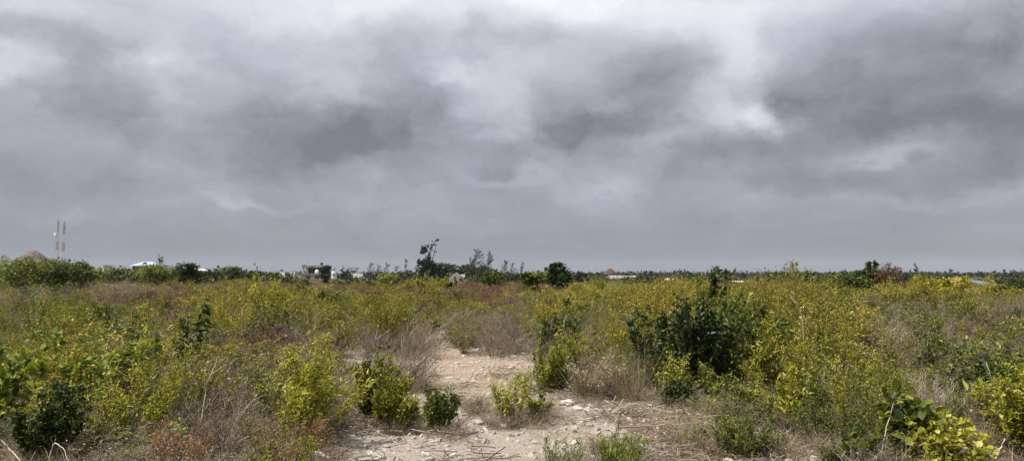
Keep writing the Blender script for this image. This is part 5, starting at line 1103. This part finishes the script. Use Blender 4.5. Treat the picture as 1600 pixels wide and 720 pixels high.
    for q in (951.4, 964.1, 976, 986.2): MB().box(bp(q, 430, D)[0] - x - .18, bp(q, 430, D)[0] - x + .18, -.2, .2, -.1, bp(q, 429.6, D)[1] - z).build('pillar', M['block'], r)
    # pink roof, pale roofs, grey roof
    for (px, w, a, c, D, lab, mat) in ((1048.5, 18, 434.2, 437, 150, 'low house with a pale pink roof seen over the field', 'pinkroof'), (1150, 20, 438.2, 440, 110, 'low pale roof half hidden behind the golden shrubs', 'white')):
        r, x, z = bld('house', lab, 'house', px, D); t = bp(px, a, D)[1] - z; e = bp(px, c, D)[1] - z; hx = W(w, D) / 2
        hip(MB(), hx, 1.6, e, t, hx * .7).build('roof', M[mat], r); MB().box(-hx * .9, hx * .9, -1.2, 1.2, 0, max(e - .004, .15)).build('wall', M['block'], r)
    D = 95; r, x, z = bld('shed', 'shed with a sloping blue-grey metal roof on the right', 'shed', 1537, D)
    def X(px): return bp(px, 430, D)[0] - x
    def Zp(py): return bp(1537, py, D)[1] - z
    b = MB(); p = [(X(1529), -1.3, Zp(446.2)), (X(1549), -1.3, Zp(445)), (X(1542), 1.8, Zp(438.5)), (X(1524), 1.8, Zp(437.4))]; q = [(a, bb, c - .06) for a, bb, c in p]
    b.add(p + q, [(0, 1, 2, 3), (7, 6, 5, 4), (0, 4, 5, 1), (1, 5, 6, 2), (2, 6, 7, 3), (3, 7, 4, 0)]); b.build('roof', M['greyroof'], r)
    MB().box(X(1530), X(1548), -1.0, 1.6, -.3, Zp(447.6)).build('wall', M['tan'], r)
    for k in range(5):
        f = k / 4; MB().bar((p[0][0] * (1 - f) + p[1][0] * f, -1.3, p[0][2] * (1 - f) + p[1][2] * f + .02), (p[3][0] * (1 - f) + p[2][0] * f, 1.8, p[3][2] * (1 - f) + p[2][2] * f + .02), .025).build('roof_seam', M['greyroof'], r)
    # far wood along the horizon
    rng = np.random.default_rng(9); Vs = []; Fs = []; vs = []; n0 = 0
    for k in range(1500):
        D = rng.uniform(380, 1150); px = rng.uniform(-140, 1740)
        right = smooth(820, 1000, px)
        if px < 820 and rng.uniform() < .35: continue
        x = (px - 800) / FX * D; hh = (rng.uniform(2.2, 5.4) + (rng.uniform(0, 4.5) if rng.uniform() < .3 else 0)) / FX * D * (.75 + .25 * right) + EYE * .6
        w = rng.uniform(2.5, 7); sp = rng.uniform() < .45
        if sp: bl = [(x, D, hh * .35, w * .5, w * .5, hh * .35), (x, D, hh * .75, w * .22, w * .22, hh * .27)]
        else: bl = [(x, D, hh * .5, w, w * .8, hh * .45), (x + rng.uniform(-3, 3), D, hh * .4, w * 1.1, w * .8, hh * .4)]
        V, F, v, c = crown(rng, bl, 90, 1.5, shell=.3, kind='card', lw=.8); Vs.append(V); Fs.append(F + n0); vs.append(v); n0 += len(V)
    o = mesh_obj('treeline', np.concatenate(Vs), np.concatenate(Fs), M['fartree'], None, np.concatenate(vs)); tag(o, kind='stuff')

def make_scrub():
    """low evergreen scrub that closes the field before the horizon"""
    rng = np.random.default_rng(19); Vs = []; Fs = []; vs = []; n0 = 0
    tops = [(-80, 423), (150, 420), (200, 422), (262, 422), (330, 420), (400, 424), (455, 427), (460, 441), (530, 441), (535, 429), (549, 432), (570, 433), (580, 428), (640, 425), (760, 424), (860, 426), (940, 430), (945, 436), (1000, 436), (1010, 431), (1100, 430), (1260, 424), (1340, 425), (1420, 428), (1520, 436), (1560, 434), (1680, 430)]
    for k in range(620):
        px = rng.uniform(-80, 1680); D = rng.uniform(85, 125) if 262 < px < 455 or px < 200 else rng.uniform(100, 215)
        ty = np.interp(px, [t[0] for t in tops], [t[1] for t in tops]) + rng.exponential(3.2)
        if 200 < px < 262: D = rng.uniform(192, 230)
        if 695 < px < 730: D = rng.uniform(128, 215)
        if 1018 < px < 1068 or 1130 < px < 1165: D = rng.uniform(152, 215)
        if ty > 437: continue
        x = (px - 800) / FX * D; z0 = float(hills(x, D)); hh = ray(px, ty)[2] * D + EYE - z0
        if hh < .5: continue
        w = rng.uniform(.9, 2.6)
        bl = [(x + rng.uniform(-1.5, 1.5), D, z0 + hh * .5, w, w, hh * .5), (x + rng.uniform(-2, 2), D, z0 + hh * .38, w * 1.2, w, hh * .4)]
        V, F, v, c = crown(rng, bl, 170, .42, shell=.3, kind='card', lw=.7); Vs.append(V); Fs.append(F + n0); vs.append(np.clip(v + rng.normal(0, .2), 0, 1)); n0 += len(V)
    o = mesh_obj('evergreen_undergrowth', np.concatenate(Vs), np.concatenate(Fs), M['scrub'], None, np.concatenate(vs)); tag(o, kind='stuff')

def make_haze():
    b = MB(); b.box(-4300, 4300, -60, 4200, -2.5, 75)
    m = bpy.data.materials.new('haze_air'); t = nt(m); v = N(t, 'ShaderNodeVolumePrincipled'); v.inputs['Density'].default_value = HAZE
    v.inputs['Color'].default_value = (.80, .88, 1.0, 1); o = N(t, 'ShaderNodeOutputMaterial'); t.links.new(v.outputs[0], o.inputs['Volume'])
    o = b.build('haze', m); tag(o, kind='stuff')

HAZE = .00008

# ------------------------------------------------------------------ run
sc = bpy.context.scene
make_world()
sun = bpy.data.lights.new('sun', 'SUN'); sun.energy = 5.0; sun.angle = math.radians(.55); sun.color = (1, .95, .86)
so = bpy.data.objects.new('sun', sun); C.objects.link(so)
sd = Vector((math.cos(SUN_EL) * math.sin(SUN_AZ), math.cos(SUN_EL) * math.cos(SUN_AZ), math.sin(SUN_EL)))
so.rotation_euler = sd.to_track_quat('Z', 'Y').to_euler()
cam = bpy.data.cameras.new('camera'); cam.sensor_width = 36; cam.lens = 36 * FX / 1600; cam.clip_end = 9000; cam.clip_start = .1
co = bpy.data.objects.new('camera', cam); C.objects.link(co); co.location = (0, 0, EYE); co.rotation_euler = (PI / 2 + PITCH, 0, 0); sc.camera = co
make_ground()
make_heroes()
make_far()
make_scrub()
make_field()
if HAZE: make_haze()
sc.render.engine = 'CYCLES'
sc.view_settings.view_transform = 'Standard'; sc.view_settings.look = 'None'; sc.view_settings.exposure = .48; sc.view_settings.gamma = 1; sc.view_settings.use_curve_mapping = False
sc.cycles.max_bounces = 6; sc.cycles.diffuse_bounces = 3; sc.cycles.glossy_bounces = 2; sc.cycles.transmission_bounces = 4; sc.cycles.transparent_max_bounces = 4; sc.cycles.volume_bounces = 0
sc.cycles.use_denoising = True
